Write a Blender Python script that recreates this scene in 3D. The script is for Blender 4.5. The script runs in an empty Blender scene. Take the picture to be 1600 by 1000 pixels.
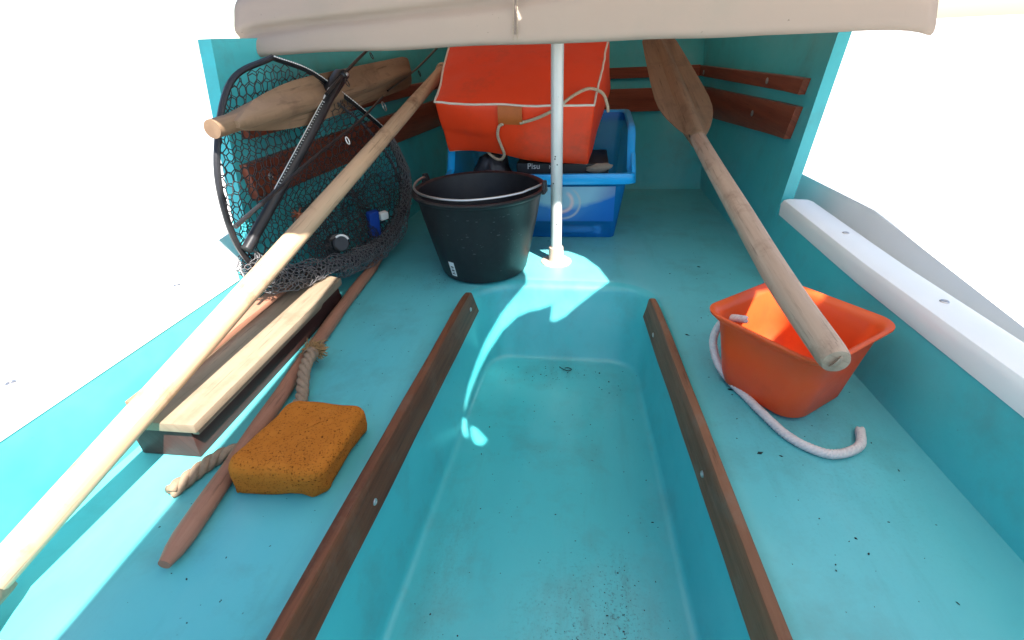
import bpy, bmesh, math, random
import numpy as np
from mathutils import Vector, Matrix, noise
from mathutils import geometry as mgeo

R = math.radians
random.seed(7)
sc = bpy.context.scene
COL = sc.collection

# ------------------------------------------------------------------ camera, sky, sun, exposure
CAM_H, PITCH, ROLL, YAW = 0.58, R(30), R(2.8), R(8.85)
fw = Vector((0, math.cos(PITCH), -math.sin(PITCH)))
r0 = Vector((1, 0, 0)); u0 = r0.cross(fw)
rv = math.cos(ROLL) * r0 - math.sin(ROLL) * u0
uv_ = math.sin(ROLL) * r0 + math.cos(ROLL) * u0
Rz = Matrix.Rotation(YAW, 3, 'Z')
rv, uv_, fw = Rz @ rv, Rz @ uv_, Rz @ fw
cam_d = bpy.data.cameras.new('camera')
cam = bpy.data.objects.new('camera', cam_d); COL.objects.link(cam)
M = Matrix.Identity(4)
for i in range(3):
    M[i][0], M[i][1], M[i][2] = rv[i], uv_[i], -fw[i]
M[2][3] = CAM_H
cam.matrix_world = M
cam_d.sensor_width = 36.0
cam_d.lens = 17.1
cam_d.clip_start = 0.02
cam_d.clip_end = 3000
sc.camera = cam

SUN = Vector((0.378, -0.43, 0.819)).normalized()
w = bpy.data.worlds.new("World"); sc.world = w; w.use_nodes = True
nt = w.node_tree
sky = nt.nodes.new('ShaderNodeTexSky'); sky.sky_type = 'NISHITA'; sky.sun_disc = False
sky.sun_elevation = math.asin(SUN.z)
sky.sun_rotation = math.atan2(SUN.x, SUN.y)
sky.dust_density = .6; sky.air_density = 1.0
bg = nt.nodes['Background']; bg.inputs['Strength'].default_value = 0.075
nt.links.new(sky.outputs[0], bg.inputs[0])
sd = bpy.data.lights.new('sun', 'SUN'); sd.energy = 5.0; sd.angle = R(0.5); sd.color = (1, .96, .9)
so = bpy.data.objects.new('sun', sd); COL.objects.link(so)
so.rotation_euler = SUN.to_track_quat('Z', 'Y').to_euler()
sc.view_settings.view_transform = 'Standard'
sc.view_settings.look = 'None'
sc.view_settings.gamma = 1
sc.view_settings.use_curve_mapping = False
sc.view_settings.exposure = 1.85

# ------------------------------------------------------------------ materials
def mat(name):
    m = bpy.data.materials.new(name); m.use_nodes = True
    return m, m.node_tree, m.node_tree.nodes['Principled BSDF']

def N(t, typ, **kw):
    n = t.nodes.new(typ)
    for k, v in kw.items(): setattr(n, k, v)
    return n

def ramp(t, fac, stops):
    r = N(t, 'ShaderNodeValToRGB')
    el = r.color_ramp.elements
    while len(el) < len(stops): el.new(0.5)
    for e, (p, c) in zip(el, stops):
        e.position = p; e.color = (*c, 1) if len(c) == 3 else c
    t.links.new(fac, r.inputs[0])
    return r.outputs[0]

def mixc(t, fac, a, b, mode='MIX'):
    n = N(t, 'ShaderNodeMix', data_type='RGBA', blend_type=mode)
    for sock, v in ((0, fac), (6, a), (7, b)):
        if hasattr(v, 'links') or hasattr(v, 'is_linked'): t.links.new(v, n.inputs[sock])
        elif sock == 0: n.inputs[0].default_value = v
        else: n.inputs[sock].default_value = (*v, 1)
    return n.outputs[2]

def noise_tex(t, scale, detail=4, rough=.55, vec=None, dist=0):
    n = N(t, 'ShaderNodeTexNoise')
    n.inputs['Scale'].default_value = scale; n.inputs['Detail'].default_value = detail
    n.inputs['Roughness'].default_value = rough; n.inputs['Distortion'].default_value = dist
    if vec is not None: t.links.new(vec, n.inputs['Vector'])
    return n.outputs['Fac']

def coords(t, kind='Object', scale=None):
    c = N(t, 'ShaderNodeTexCoord').outputs[kind]
    if scale:
        m = N(t, 'ShaderNodeMapping'); m.inputs['Scale'].default_value = scale
        t.links.new(c, m.inputs[0]); c = m.outputs[0]
    return c

def bump(t, b, h, strength=.2, dist=.002):
    n = N(t, 'ShaderNodeBump'); n.inputs['Strength'].default_value = strength; n.inputs['Distance'].default_value = dist
    t.links.new(h, n.inputs['Height']); t.links.new(n.outputs[0], b.inputs['Normal'])

def maths(t, op, a, b=None):
    n = N(t, 'ShaderNodeMath', operation=op)
    for i, v in enumerate((a, b)):
        if v is None: continue
        if isinstance(v, (int, float)): n.inputs[i].default_value = v
        else: t.links.new(v, n.inputs[i])
    return n.outputs[0]

def gelcoat(name, ca, cb):
    m, t, b = mat(name)
    o = coords(t)
    n1 = noise_tex(t, 3.0, 5, .6, o)
    c = mixc(t, n1, ca, cb)
    grime = ramp(t, noise_tex(t, 9, 8, .68, o), [(.50, (0, 0, 0)), (.78, (1, 1, 1))])
    c = mixc(t, maths(t, 'MULTIPLY', grime, .5), c, (.075, .20, .20))
    streak = ramp(t, noise_tex(t, 4, 6, .7, coords(t, 'Object', (5, .7, 2))), [(.55, (0, 0, 0)), (.8, (1, 1, 1))])
    c = mixc(t, maths(t, 'MULTIPLY', streak, .36), c, (.06, .26, .27))
    speck = ramp(t, noise_tex(t, 130, 3, .6, o), [(.70, (0, 0, 0)), (.76, (1, 1, 1))])
    area = ramp(t, noise_tex(t, 5, 4, .6, o), [(.46, (0, 0, 0)), (.62, (1, 1, 1))])
    c = mixc(t, maths(t, 'MULTIPLY', maths(t, 'MULTIPLY', speck, area), .75), c, (.02, .06, .065))
    def worn(cx_, cy_, cz_, r, sx, sy):
        mp = N(t, 'ShaderNodeMapping'); mp.vector_type = 'POINT'
        mp.inputs['Location'].default_value = (-cx_ * sx, -cy_ * sy, -cz_); mp.inputs['Scale'].default_value = (sx, sy, 1)
        t.links.new(o, mp.inputs[0])
        ln_ = N(t, 'ShaderNodeVectorMath', operation='LENGTH'); t.links.new(mp.outputs[0], ln_.inputs[0])
        mr = N(t, 'ShaderNodeMapRange'); mr.inputs['From Min'].default_value = r; mr.inputs['From Max'].default_value = r * .25
        t.links.new(ln_.outputs['Value'], mr.inputs[0]); return mr.outputs[0]
    spk2 = ramp(t, noise_tex(t, 210, 4, .7, o), [(.55, (0, 0, 0)), (.66, (1, 1, 1))])
    smear = ramp(t, noise_tex(t, 26, 7, .75, coords(t, 'Object', (1.6, .6, 1))), [(.46, (0, 0, 0)), (.7, (1, 1, 1))])
    for (cx_, cy_, r, sx, sy, k1, k2) in ((.10, -.24, .17, 1, .8, .55, .55), (.14, -.18, .13, 4, .8, .8, .6), (.035, .47, .07, .5, 1.5, .3, .6), (-.15, -.12, .12, 2, .5, .2, .4), (-.30, .62, .14, 1, 1, .5, .25), (.45, .15, .3, 1.5, .7, .25, .3)):
        z_ = .1 if abs(cx_) < .2 else .3
        k = worn(cx_, cy_, z_, r, sx, sy)
        c = mixc(t, maths(t, 'MULTIPLY', maths(t, 'MULTIPLY', smear, k), k2), c, (.06, .19, .19))
        c = mixc(t, maths(t, 'MULTIPLY', maths(t, 'MULTIPLY', spk2, k), k1), c, (.015, .06, .065))
    sheen_patch = ramp(t, noise_tex(t, 2.6, 5, .62, coords(t, 'Object', (1.5, .7, 1))), [(.50, (0, 0, 0)), (.72, (1, 1, 1))])  # pale patches in the colour stand in for reflected sheen
    c = mixc(t, maths(t, 'MULTIPLY', sheen_patch, .30), c, (.20, .49, .52))
    t.links.new(c, b.inputs['Base Color'])
    rg = N(t, 'ShaderNodeMapRange'); rg.inputs['To Min'].default_value = .22; rg.inputs['To Max'].default_value = .42
    t.links.new(noise_tex(t, 14, 6, .7, o), rg.inputs[0]); t.links.new(rg.outputs[0], b.inputs['Roughness'])
    b.inputs['Specular IOR Level'].default_value = .5
    bump(t, b, noise_tex(t, 5, 3, .5, o), .35, .006)
    return m

def plain(name, col, rough=.5, var=.15, scale=20, bmp=0, metal=0, spec=.5):
    m, t, b = mat(name)
    o = coords(t)
    c = mixc(t, noise_tex(t, scale, 5, .6, o), tuple(x * (1 - var) for x in col), tuple(min(1, x * (1 + var)) for x in col))
    t.links.new(c, b.inputs['Base Color'])
    b.inputs['Roughness'].default_value = rough; b.inputs['Metallic'].default_value = metal
    b.inputs['Specular IOR Level'].default_value = spec
    if bmp: bump(t, b, noise_tex(t, scale * 3, 4, .6, o), bmp, .002)
    return m

def wood(name, dark, light, rough=.55, us=3, vs=55, wear=None, wear_amt=.5):
    m, t, b = mat(name)
    uvn = coords(t, 'UV', (us, vs, 1))
    n1 = noise_tex(t, 1.0, 6, .65, uvn, .6)
    c = ramp(t, n1, [(.25, dark), (.5, tuple((a + d) / 2 for a, d in zip(dark, light))), (.75, light)])
    uv2 = coords(t, 'UV', (us * 4, vs * 5, 1))
    fine = noise_tex(t, 1.0, 3, .6, uv2)
    c = mixc(t, ramp(t, fine, [(.58, (0, 0, 0)), (.72, (.7, .7, .7))]), c, tuple(x * .35 for x in dark))
    if wear:
        ww = ramp(t, noise_tex(t, 11, 7, .7, coords(t)), [(.52, (0, 0, 0)), (.7, (1, 1, 1))])
        c = mixc(t, maths(t, 'MULTIPLY', ww, wear_amt), c, wear)
    t.links.new(c, b.inputs['Base Color'])
    b.inputs['Roughness'].default_value = rough; b.inputs['Specular IOR Level'].default_value = .28
    bump(t, b, fine, .4, .0008)
    return m

def canvas(name, col, transl=.3, stain=(.45, .40, .33)):
    m, t, b = mat(name)
    o = coords(t)
    c = mixc(t, noise_tex(t, 3, 5, .6, o), tuple(x * .9 for x in col), col)
    sp = ramp(t, noise_tex(t, 95, 3, .6, o), [(.715, (0, 0, 0)), (.76, (1, 1, 1))])
    c = mixc(t, maths(t, 'MULTIPLY', sp, .55), c, (.16, .12, .10))
    st = ramp(t, noise_tex(t, 5, 7, .7, o), [(.52, (0, 0, 0)), (.8, (1, 1, 1))])
    c = mixc(t, maths(t, 'MULTIPLY', st, .5), c, stain)
    t.links.new(c, b.inputs['Base Color'])
    b.inputs['Roughness'].default_value = .75
    weave = N(t, 'ShaderNodeTexWave'); weave.inputs['Scale'].default_value = 300
    t.links.new(o, weave.inputs['Vector'])
    bump(t, b, noise_tex(t, 10, 4, .6, o), .25, .01)
    tr = N(t, 'ShaderNodeBsdfTranslucent'); t.links.new(c, tr.inputs[0])
    mx = N(t, 'ShaderNodeMixShader'); mx.inputs[0].default_value = transl
    t.links.new(b.outputs[0], mx.inputs[1]); t.links.new(tr.outputs[0], mx.inputs[2])
    t.links.new(mx.outputs[0], t.nodes['Material Output'].inputs[0])
    return m

MAT = {}
MAT['gel'] = gelcoat('turquoise_gelcoat', (.042, .405, .435), (.072, .48, .505))
MAT['gel_sheen'] = gelcoat('sheen_turquoise_gelcoat', (.075, .405, .44), (.115, .475, .505))  # greyer base for the flat sole, reflected sheen put into the colour
MAT['white_gel'] = plain('white_gelcoat', (.80, .80, .78), .35, .05, 8)
MAT['coaming'] = wood('weathered_coaming_wood', (.055, .017, .007), (.19, .066, .029), .65, 3, 50, (.20, .13, .09), .35)
MAT['coaming_grey'] = wood('greyed_coaming_wood', (.11, .045, .022), (.25, .115, .062), .68, 3, 50, (.21, .16, .12), .45)
MAT['mahogany'] = wood('mahogany_batten', (.12, .022, .010), (.29, .075, .038), .35, 3, 45)
MAT['oar'] = wood('pale_oar_wood', (.42, .26, .15), (.58, .41, .27), .55, 2, 40, (.17, .085, .045), .85)
MAT['oar_grey'] = wood('weathered_oar_wood', (.30, .20, .14), (.50, .37, .28), .6, 2, 40, (.16, .09, .06), .7)
MAT['blade'] = wood('varnished_blade_wood', (.16, .095, .055), (.31, .20, .125), .55, 2, 25, (.12, .07, .045), .6)
MAT['plank'] = wood('pale_plank_wood', (.20, .145, .095), (.28, .22, .155), .6, 2, 30, (.15, .09, .055), .45)
MAT['boxside'] = wood('dark_box_wood', (.035, .014, .012), (.085, .035, .028), .5, 2, 30)
MAT['stick'] = wood('reddish_pole_wood', (.24, .105, .065), (.42, .21, .135), .5, 2, 40, (.16, .08, .05), .4)
MAT['canvas'] = canvas('white_canvas', (.57, .455, .375), .4)
MAT['awning'] = canvas('unseen_awning_canvas', (.84, .82, .79), .56)  # for the unseen awning; lets soft fill light down to the floor
MAT['alu'] = plain('painted_alloy_tube', (.62, .62, .60), .38, .08, 30, 0, .15)
MAT['flange'] = plain('aged_white_plastic', (.50, .38, .30), .5, .15, 40)
MAT['black'] = plain('black_plastic', (.017, .017, .019), .42, .3, 60, .1, 0, .35)
MAT['steel'] = plain('dull_steel', (.50, .48, .47), .35, .1, 60, 0, .9)
MAT['darkmetal'] = plain('dark_anodised_tube', (.02, .019, .021), .35, .2, 50, 0, .2)
MAT['white'] = plain('white_print', (.78, .78, .77), .5, .05, 50)
MAT['net'] = plain('net_cord', (.035, .034, .037), .7, .4, 80)
MAT['net_pale'] = plain('net_cord_pale', (.15, .145, .15), .7, .4, 80)  # paler cord for the gathered net
MAT['netstrap'] = plain('grey_net_band', (.10, .09, .105), .6, .2, 60)
MAT['rope'] = plain('tan_laid_rope', (.25, .175, .115), .85, .35, 120, .4)
MAT['ropepale'] = plain('pale_braided_rope', (.62, .56, .54), .8, .2, 150, .3)
MAT['tanrope'] = plain('tan_cord', (.50, .40, .28), .8, .25, 150, .3)
MAT['piping'] = plain('cream_piping', (.74, .66, .56), .6, .15, 90)
MAT['tab'] = plain('orange_webbing_tab', (.50, .12, .02), .6, .15, 60)
MAT['darkstuff'] = plain('dark_contents', (.012, .012, .014), .5, .3, 30)
MAT['stone'] = plain('pumice', (.26, .22, .17), .9, .3, 60, .5)
MAT['bluecap'] = plain('blue_plastic', (.01, .05, .30), .35, .2, 60)
MAT['rust'] = plain('rust_lure', (.24, .07, .03), .6, .4, 90)
MAT['dirt'] = plain('dirt_flakes', (.010, .018, .018), .9, .4, 200)
MAT['bottle'] = plain('cloudy_bottle', (.45, .60, .70), .3, .1, 40)

def ground_mat():
    m, t, b = mat('pale_concrete'); o = coords(t)
    c = mixc(t, noise_tex(t, 1.2, 8, .65, o), (.44, .43, .41), (.52, .51, .49))
    c = mixc(t, ramp(t, noise_tex(t, 60, 4, .7, o), [(.55, (0, 0, 0)), (.75, (.5, .5, .5))]), c, (.34, .33, .31))
    t.links.new(c, b.inputs['Base Color']); b.inputs['Roughness'].default_value = .9
    bump(t, b, noise_tex(t, 80, 5, .7, o), .4, .004)
    return m
MAT['ground'] = ground_mat()

def orange_mat(name, col, rough, stainc, translucent=0):
    m, t, b = mat(name); o = coords(t)
    c = mixc(t, noise_tex(t, 6, 4, .6, o), tuple(x * .85 for x in col), col)
    st = ramp(t, noise_tex(t, 7, 7, .7, o), [(.52, (0, 0, 0)), (.78, (1, 1, 1))])
    c = mixc(t, maths(t, 'MULTIPLY', st, .6), c, stainc)
    t.links.new(c, b.inputs['Base Color']); b.inputs['Roughness'].default_value = rough
    bump(t, b, noise_tex(t, 12, 4, .6, o), .25, .008)
    if translucent:
        tr = N(t, 'ShaderNodeBsdfTranslucent'); t.links.new(c, tr.inputs[0])
        mx = N(t, 'ShaderNodeMixShader'); mx.inputs[0].default_value = translucent
        t.links.new(b.outputs[0], mx.inputs[1]); t.links.new(tr.outputs[0], mx.inputs[2])
        t.links.new(mx.outputs[0], t.nodes['Material Output'].inputs[0])
    return m
MAT['cushion'] = orange_mat('orange_vinyl', (.97, .058, .008), .5, (.38, .05, .02))
MAT['tub'] = orange_mat('orange_tub_plastic', (.90, .15, .035), .33, (.55, .08, .035), .35)

def crate_mat():
    m, t, b = mat('blue_translucent_plastic'); o = coords(t)
    c = mixc(t, noise_tex(t, 12, 4, .6, o), (.006, .24, .68), (.012, .34, .85))
    t.links.new(c, b.inputs['Base Color']); b.inputs['Roughness'].default_value = .28
    tr = N(t, 'ShaderNodeBsdfTransparent'); tr.inputs[0].default_value = (.45, .72, .97, 1)
    tl = N(t, 'ShaderNodeBsdfTranslucent'); t.links.new(c, tl.inputs[0])
    m1 = N(t, 'ShaderNodeMixShader'); m1.inputs[0].default_value = .35
    t.links.new(b.outputs[0], m1.inputs[1]); t.links.new(tl.outputs[0], m1.inputs[2])
    m2 = N(t, 'ShaderNodeMixShader'); m2.inputs[0].default_value = .5
    t.links.new(m1.outputs[0], m2.inputs[1]); t.links.new(tr.outputs[0], m2.inputs[2])
    t.links.new(m2.outputs[0], t.nodes['Material Output'].inputs[0])
    return m
MAT['crate'] = crate_mat()
MAT['craterim'] = plain('blue_plastic_rim', (.010, .36, .80), .28, .12, 30)

def sponge_mat():
    m, t, b = mat('ochre_sponge'); o = coords(t)
    c = mixc(t, noise_tex(t, 25, 5, .6, o), (.36, .105, .011), (.50, .165, .024))
    v = N(t, 'ShaderNodeTexVoronoi'); v.inputs['Scale'].default_value = 280; t.links.new(o, v.inputs['Vector'])
    v2 = N(t, 'ShaderNodeTexVoronoi'); v2.inputs['Scale'].default_value = 130; t.links.new(o, v2.inputs['Vector'])
    h1 = ramp(t, v.outputs['Distance'], [(.10, (.35, .35, .35)), (.36, (1, 1, 1))])
    h2 = ramp(t, v2.outputs['Distance'], [(.08, (0, 0, 0)), (.22, (1, 1, 1))])
    h = maths(t, 'MULTIPLY', h1, h2)
    c = mixc(t, maths(t, 'SUBTRACT', 1.0, h), c, (.15, .042, .005))
    t.links.new(c, b.inputs['Base Color']); b.inputs['Roughness'].default_value = .95
    b.inputs['Specular IOR Level'].default_value = .1
    bump(t, b, h, .7, .003)
    return m
MAT['sponge'] = sponge_mat()

def print_mat():
    """blue plastic with a printed pale swirl: UV 0..1 spans the visible front"""
    m, t, b = mat('printed_swirl')
    u = coords(t, 'UV')
    sp = N(t, 'ShaderNodeSeparateXYZ'); t.links.new(u, sp.inputs[0]); U_, V_ = sp.outputs[0], sp.outputs[1]
    n1 = maths(t, 'SUBTRACT', noise_tex(t, 2.2, 3, .5, u, .5), .5)
    # pale fan above a rising curve
    curve = maths(t, 'ADD', maths(t, 'MULTIPLY', maths(t, 'POWER', maths(t, 'ABSOLUTE', maths(t, 'SUBTRACT', U_, .42)), 1.6), .75), .44)
    h = maths(t, 'ADD', maths(t, 'SUBTRACT', V_, curve), maths(t, 'MULTIPLY', n1, .28))
    pale = ramp(t, h, [(.0, (0, 0, 0)), (.10, (1, 1, 1))])
    c = mixc(t, pale, (.004, .13, .48), (.24, .42, .57))
    # purple to the right, darker wedge to the left
    pr = ramp(t, maths(t, 'SUBTRACT', U_, maths(t, 'MULTIPLY', V_, .35)), [(.45, (0, 0, 0)), (.75, (1, 1, 1))])
    c = mixc(t, maths(t, 'MULTIPLY', maths(t, 'MULTIPLY', pr, pale), .8), c, (.10, .13, .36))
    # curl
    def ring_(cx_, cy_, r, w_):
        dx = maths(t, 'MULTIPLY', maths(t, 'SUBTRACT', U_, cx_), 1.3); dy = maths(t, 'SUBTRACT', V_, cy_)
        d = maths(t, 'SQRT', maths(t, 'ADD', maths(t, 'POWER', maths(t, 'ABSOLUTE', dx), 2), maths(t, 'POWER', maths(t, 'ABSOLUTE', dy), 2)))
        k = maths(t, 'DIVIDE', maths(t, 'ABSOLUTE', maths(t, 'SUBTRACT', d, r)), w_)
        return ramp(t, k, [(.0, (1, 1, 1)), (1.0, (0, 0, 0))]), dx, dy
    r1, dx, dy = ring_(.36, .64, .17, .045)
    half = ramp(t, maths(t, 'SUBTRACT', maths(t, 'MULTIPLY', dx, .8), maths(t, 'MULTIPLY', dy, .3)), [(.0, (0, 0, 0)), (.06, (1, 1, 1))])
    c = mixc(t, maths(t, 'MULTIPLY', maths(t, 'MULTIPLY', r1, half), .9), c, (.72, .45, .47))
    r2, dx, dy = ring_(.38, .62, .27, .03)
    half = ramp(t, maths(t, 'SUBTRACT', maths(t, 'MULTIPLY', dx, .8), maths(t, 'MULTIPLY', dy, .3)), [(.02, (0, 0, 0)), (.1, (1, 1, 1))])
    c = mixc(t, maths(t, 'MULTIPLY', maths(t, 'MULTIPLY', r2, half), .75), c, (.46, .42, .46))
    t.links.new(c, b.inputs['Base Color']); b.inputs['Roughness'].default_value = .28
    return m
MAT['print'] = print_mat()

# ------------------------------------------------------------------ mesh helpers
def smooth(me, on=True):
    me.polygons.foreach_set('use_smooth', [on] * len(me.polygons))

def root(name, label, cat, loc=(0, 0, 0), group=None):
    o = bpy.data.objects.new(name, None); COL.objects.link(o)
    o.empty_display_size = .02; o.location = loc
    o['label'] = label; o['category'] = cat
    if group: o['group'] = group
    return o

def abs_loc(p):
    v = Vector((0, 0, 0))
    while p is not None: v += p.location; p = p.parent
    return v

def link(name, me, m, parent=None, label=None, kind=None, at=None):
    """mesh given in world coordinates; its origin is moved to `at` (default: the parent's)"""
    o = bpy.data.objects.new(name, me); COL.objects.link(o)
    if m is not None and not me.materials: me.materials.append(m)
    base = abs_loc(parent) if parent else Vector((0, 0, 0))
    at = Vector(at) if at is not None else base
    me.transform(Matrix.Translation(-at))
    o.location = at - base
    if parent: o.parent = parent
    if label: o['label'] = label
    if kind: o['kind'] = kind
    return o

def tag(o, label, cat, group=None):
    o['label'] = label; o['category'] = cat
    if group: o['group'] = group
    return o

def bm_mesh(bm, name='m', sm=True, ang=35):
    bmesh.ops.recalc_face_normals(bm, faces=bm.faces)
    me = bpy.data.meshes.new(name); bm.to_mesh(me); bm.free()
    smooth(me, sm)
    if sm and ang: me.set_sharp_from_angle(angle=R(ang))
    return me

def frame(d):
    d = d.normalized()
    a = Vector((0, 0, 1)) if abs(d.z) < .9 else Vector((1, 0, 0))
    s = d.cross(a).normalized()
    return d, s, s.cross(d).normalized()

def set_uv(bm, d, a, b):
    lay = bm.loops.layers.uv.verify()
    for f in bm.faces:
        for l in f.loops:
            c = l.vert.co
            l[lay].uv = (c.dot(d), c.dot(a) + .63 * c.dot(b))

def spline(pts, n=8):
    P = [Vector(p) for p in pts]
    out = []
    for i in range(len(P) - 1):
        p0 = P[i - 1] if i else 2 * P[0] - P[1]
        p1, p2 = P[i], P[i + 1]
        p3 = P[i + 2] if i + 2 < len(P) else 2 * P[-1] - P[-2]
        for k in range(n):
            t = k / n
            out.append(.5 * ((2 * p1) + (p2 - p0) * t + (2 * p0 - 5 * p1 + 4 * p2 - p3) * t * t + (3 * p1 - p0 - 3 * p2 + p3) * t ** 3))
    out.append(P[-1])
    return out

def tube_into(bm, pts, rad, sides=10, cap=True, closed=False, squash=1.0):
    pts = [Vector(p) for p in pts]
    n = len(pts); rings = []
    up = None
    lay = bm.loops.layers.uv.verify()
    ln = 0; L = []
    for i in range(n):
        if i: ln += (pts[i] - pts[i - 1]).length
        L.append(ln)
        if closed: d = pts[(i + 1) % n] - pts[i - 1]
        else: d = pts[min(i + 1, n - 1)] - pts[max(i - 1, 0)]
        d.normalize()
        if up is None: _, s, up = frame(d)
        s = d.cross(up).normalized(); up = s.cross(d).normalized()
        r = rad[i] if hasattr(rad, '__len__') else rad
        rings.append([bm.verts.new(pts[i] + r * (math.cos(a) * s + squash * math.sin(a) * up)) for a in [2 * math.pi * k / sides for k in range(sides)]])
    m = n if closed else n - 1
    for i in range(m):
        A, B = rings[i], rings[(i + 1) % n]
        for k in range(sides):
            f = bm.faces.new((A[k], A[(k + 1) % sides], B[(k + 1) % sides], B[k]))
            r = rad[i] if hasattr(rad, '__len__') else rad
            for l, (uu, vv) in zip(f.loops, ((L[i], k), (L[i], k + 1), (L[min(i + 1, n - 1)], k + 1), (L[min(i + 1, n - 1)], k))):
                l[lay].uv = (uu, vv * 2 * math.pi * max(r, .002) / sides)
    if cap and not closed:
        bm.faces.new(list(reversed(rings[0]))); bm.faces.new(rings[-1])

def tube(pts, rad, sides=12, **kw):
    bm = bmesh.new(); tube_into(bm, pts, rad, sides, **kw)
    return bm_mesh(bm)

def box_into(bm, c, ex, ey, ez):
    c, ex, ey, ez = Vector(c), Vector(ex), Vector(ey), Vector(ez)
    v = [bm.verts.new(c + a * ex + b * ey + d * ez) for a in (-1, 1) for b in (-1, 1) for d in (-1, 1)]
    for q in ((0, 1, 3, 2), (4, 6, 7, 5), (0, 4, 5, 1), (2, 3, 7, 6), (0, 2, 6, 4), (1, 5, 7, 3)):
        bm.faces.new([v[i] for i in q])
    return v

def hexa(P, bev=.003, seg=2, cuts=0, wob=0, d=None, ang=35):
    """P: 8 points, bottom ring then top ring"""
    bm = bmesh.new()
    v = [bm.verts.new(Vector(p)) for p in P]
    for q in ((3, 2, 1, 0), (4, 5, 6, 7), (0, 1, 5, 4), (1, 2, 6, 5), (2, 3, 7, 6), (3, 0, 4, 7)):
        bm.faces.new([v[i] for i in q])
    if bev: bmesh.ops.bevel(bm, geom=list(bm.edges), offset=bev, segments=seg, profile=.6, affect='EDGES', clamp_overlap=True)
    if cuts:
        bmesh.ops.subdivide_edges(bm, edges=[e for e in bm.edges if e.calc_length() > .05], cuts=cuts, use_grid_fill=True)
    if wob:
        for q in bm.verts:
            q.co += Vector(noise.noise_vector(q.co * 9)) * wob
    dd = Vector(d) if d is not None else Vector(P[1]) - Vector(P[0])
    D, s, u = frame(dd); set_uv(bm, D, s, u)
    return bm_mesh(bm, ang=ang)

def beam(p0, p1, side, wdt, hgt, bev=.002, cuts=0, wob=0):
    """plank from p0 to p1 (centre line); side = width direction"""
    p0, p1 = Vector(p0), Vector(p1)
    d = (p1 - p0).normalized(); s = Vector(side); s = (s - d * s.dot(d)).normalized(); u = s.cross(d) * -1
    if u.z < 0: u = -u
    P = []
    for h in (-hgt / 2, hgt / 2):
        for q, k in ((p0, -1), (p1, -1), (p1, 1), (p0, 1)):
            P.append(q + s * k * wdt / 2 + u * h)
    return hexa(P, bev, 2, cuts, wob, d)

def lathe_into(bm, prof, c, axis=(0, 0, 1), seg=48, closed_prof=False):
    D, s, u = frame(Vector(axis)); c = Vector(c)
    rings = []
    for r, h in prof:
        if r < 1e-6: rings.append([bm.verts.new(c + D * h)])
        else: rings.append([bm.verts.new(c + D * h + r * (math.cos(a) * s + math.sin(a) * u)) for a in [2 * math.pi * k / seg for k in range(seg)]])
    for A, B in zip(rings, rings[1:]):
        for k in range(seg):
            k2 = (k + 1) % seg
            if len(A) == 1 and len(B) == 1: continue
            if len(A) == 1: bm.faces.new((A[0], B[k2], B[k]))
            elif len(B) == 1: bm.faces.new((A[k], A[k2], B[0]))
            else: bm.faces.new((A[k], A[k2], B[k2], B[k]))

def lathe(prof, c, axis=(0, 0, 1), seg=48, ang=35):
    bm = bmesh.new(); lathe_into(bm, prof, c, axis, seg)
    return bm_mesh(bm, ang=ang)

def grid_mesh(rows, sm=True, thick=0, ang=60, close_u=False):
    bm = bmesh.new()
    V = [[bm.verts.new(Vector(p)) for p in r] for r in rows]
    nu = len(V[0])
    for A, B in zip(V, V[1:]):
        for k in range(nu if close_u else nu - 1):
            k2 = (k + 1) % nu
            bm.faces.new((A[k], A[k2], B[k2], B[k]))
    if thick:
        bmesh.ops.recalc_face_normals(bm, faces=bm.faces)
        bmesh.ops.solidify(bm, geom=list(bm.faces), thickness=thick)
    return bm_mesh(bm, sm=sm, ang=ang)

def solid_strip(rows):
    bm = bmesh.new(); bm.from_mesh(grid_mesh(rows + [rows[0]]))
    bmesh.ops.remove_doubles(bm, verts=list(bm.verts), dist=1e-6)
    bmesh.ops.holes_fill(bm, edges=[e for e in bm.edges if e.is_boundary], sides=0)
    bmesh.ops.recalc_face_normals(bm, faces=bm.faces)
    return bm

def screw_head(p, nrm, r, parent, m='steel'):
    n = Vector(nrm).normalized()
    bm = bmesh.new()
    lathe_into(bm, [(0, .0004), (r * .35, .0008), (r * .45, .0016), (r * .8, .0014), (r, .0002), (r, -.001)], Vector(p), n, 14)
    return link('screw', bm_mesh(bm), MAT[m], parent, at=p)

# ------------------------------------------------------------------ ground
bm = bmesh.new()
bmesh.ops.create_grid(bm, x_segments=4, y_segments=4, size=1500)
for v in bm.verts: v.co.z = -.32
g = link('ground', bm_mesh(bm, sm=False), MAT['ground'], None, kind='structure')

# ------------------------------------------------------------------ the boat
boat = root('boat', 'small turquoise fibreglass boat seen from inside with a sunken footwell', 'boat', (-.06, .6, -.30))

def wl(y):   # left wall inner face at the sole
    return -.61 - .12 * max(0, min(1, (2.15 - y) / 1.2)) - (.03 * (.95 - y) if y < .95 else 0)
def wr(y):
    return .498 + (.02 * (2.15 - y) / 1.2 if y > .95 else .02 + .06 * (.95 - y))
def flare(y, side):
    t = max(0, min(1, (2.3 - y) / .7))
    return (.05 if side > 0 else -.02) * t
def back_y(z): return 2.143 + .53 * max(0, z)

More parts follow.
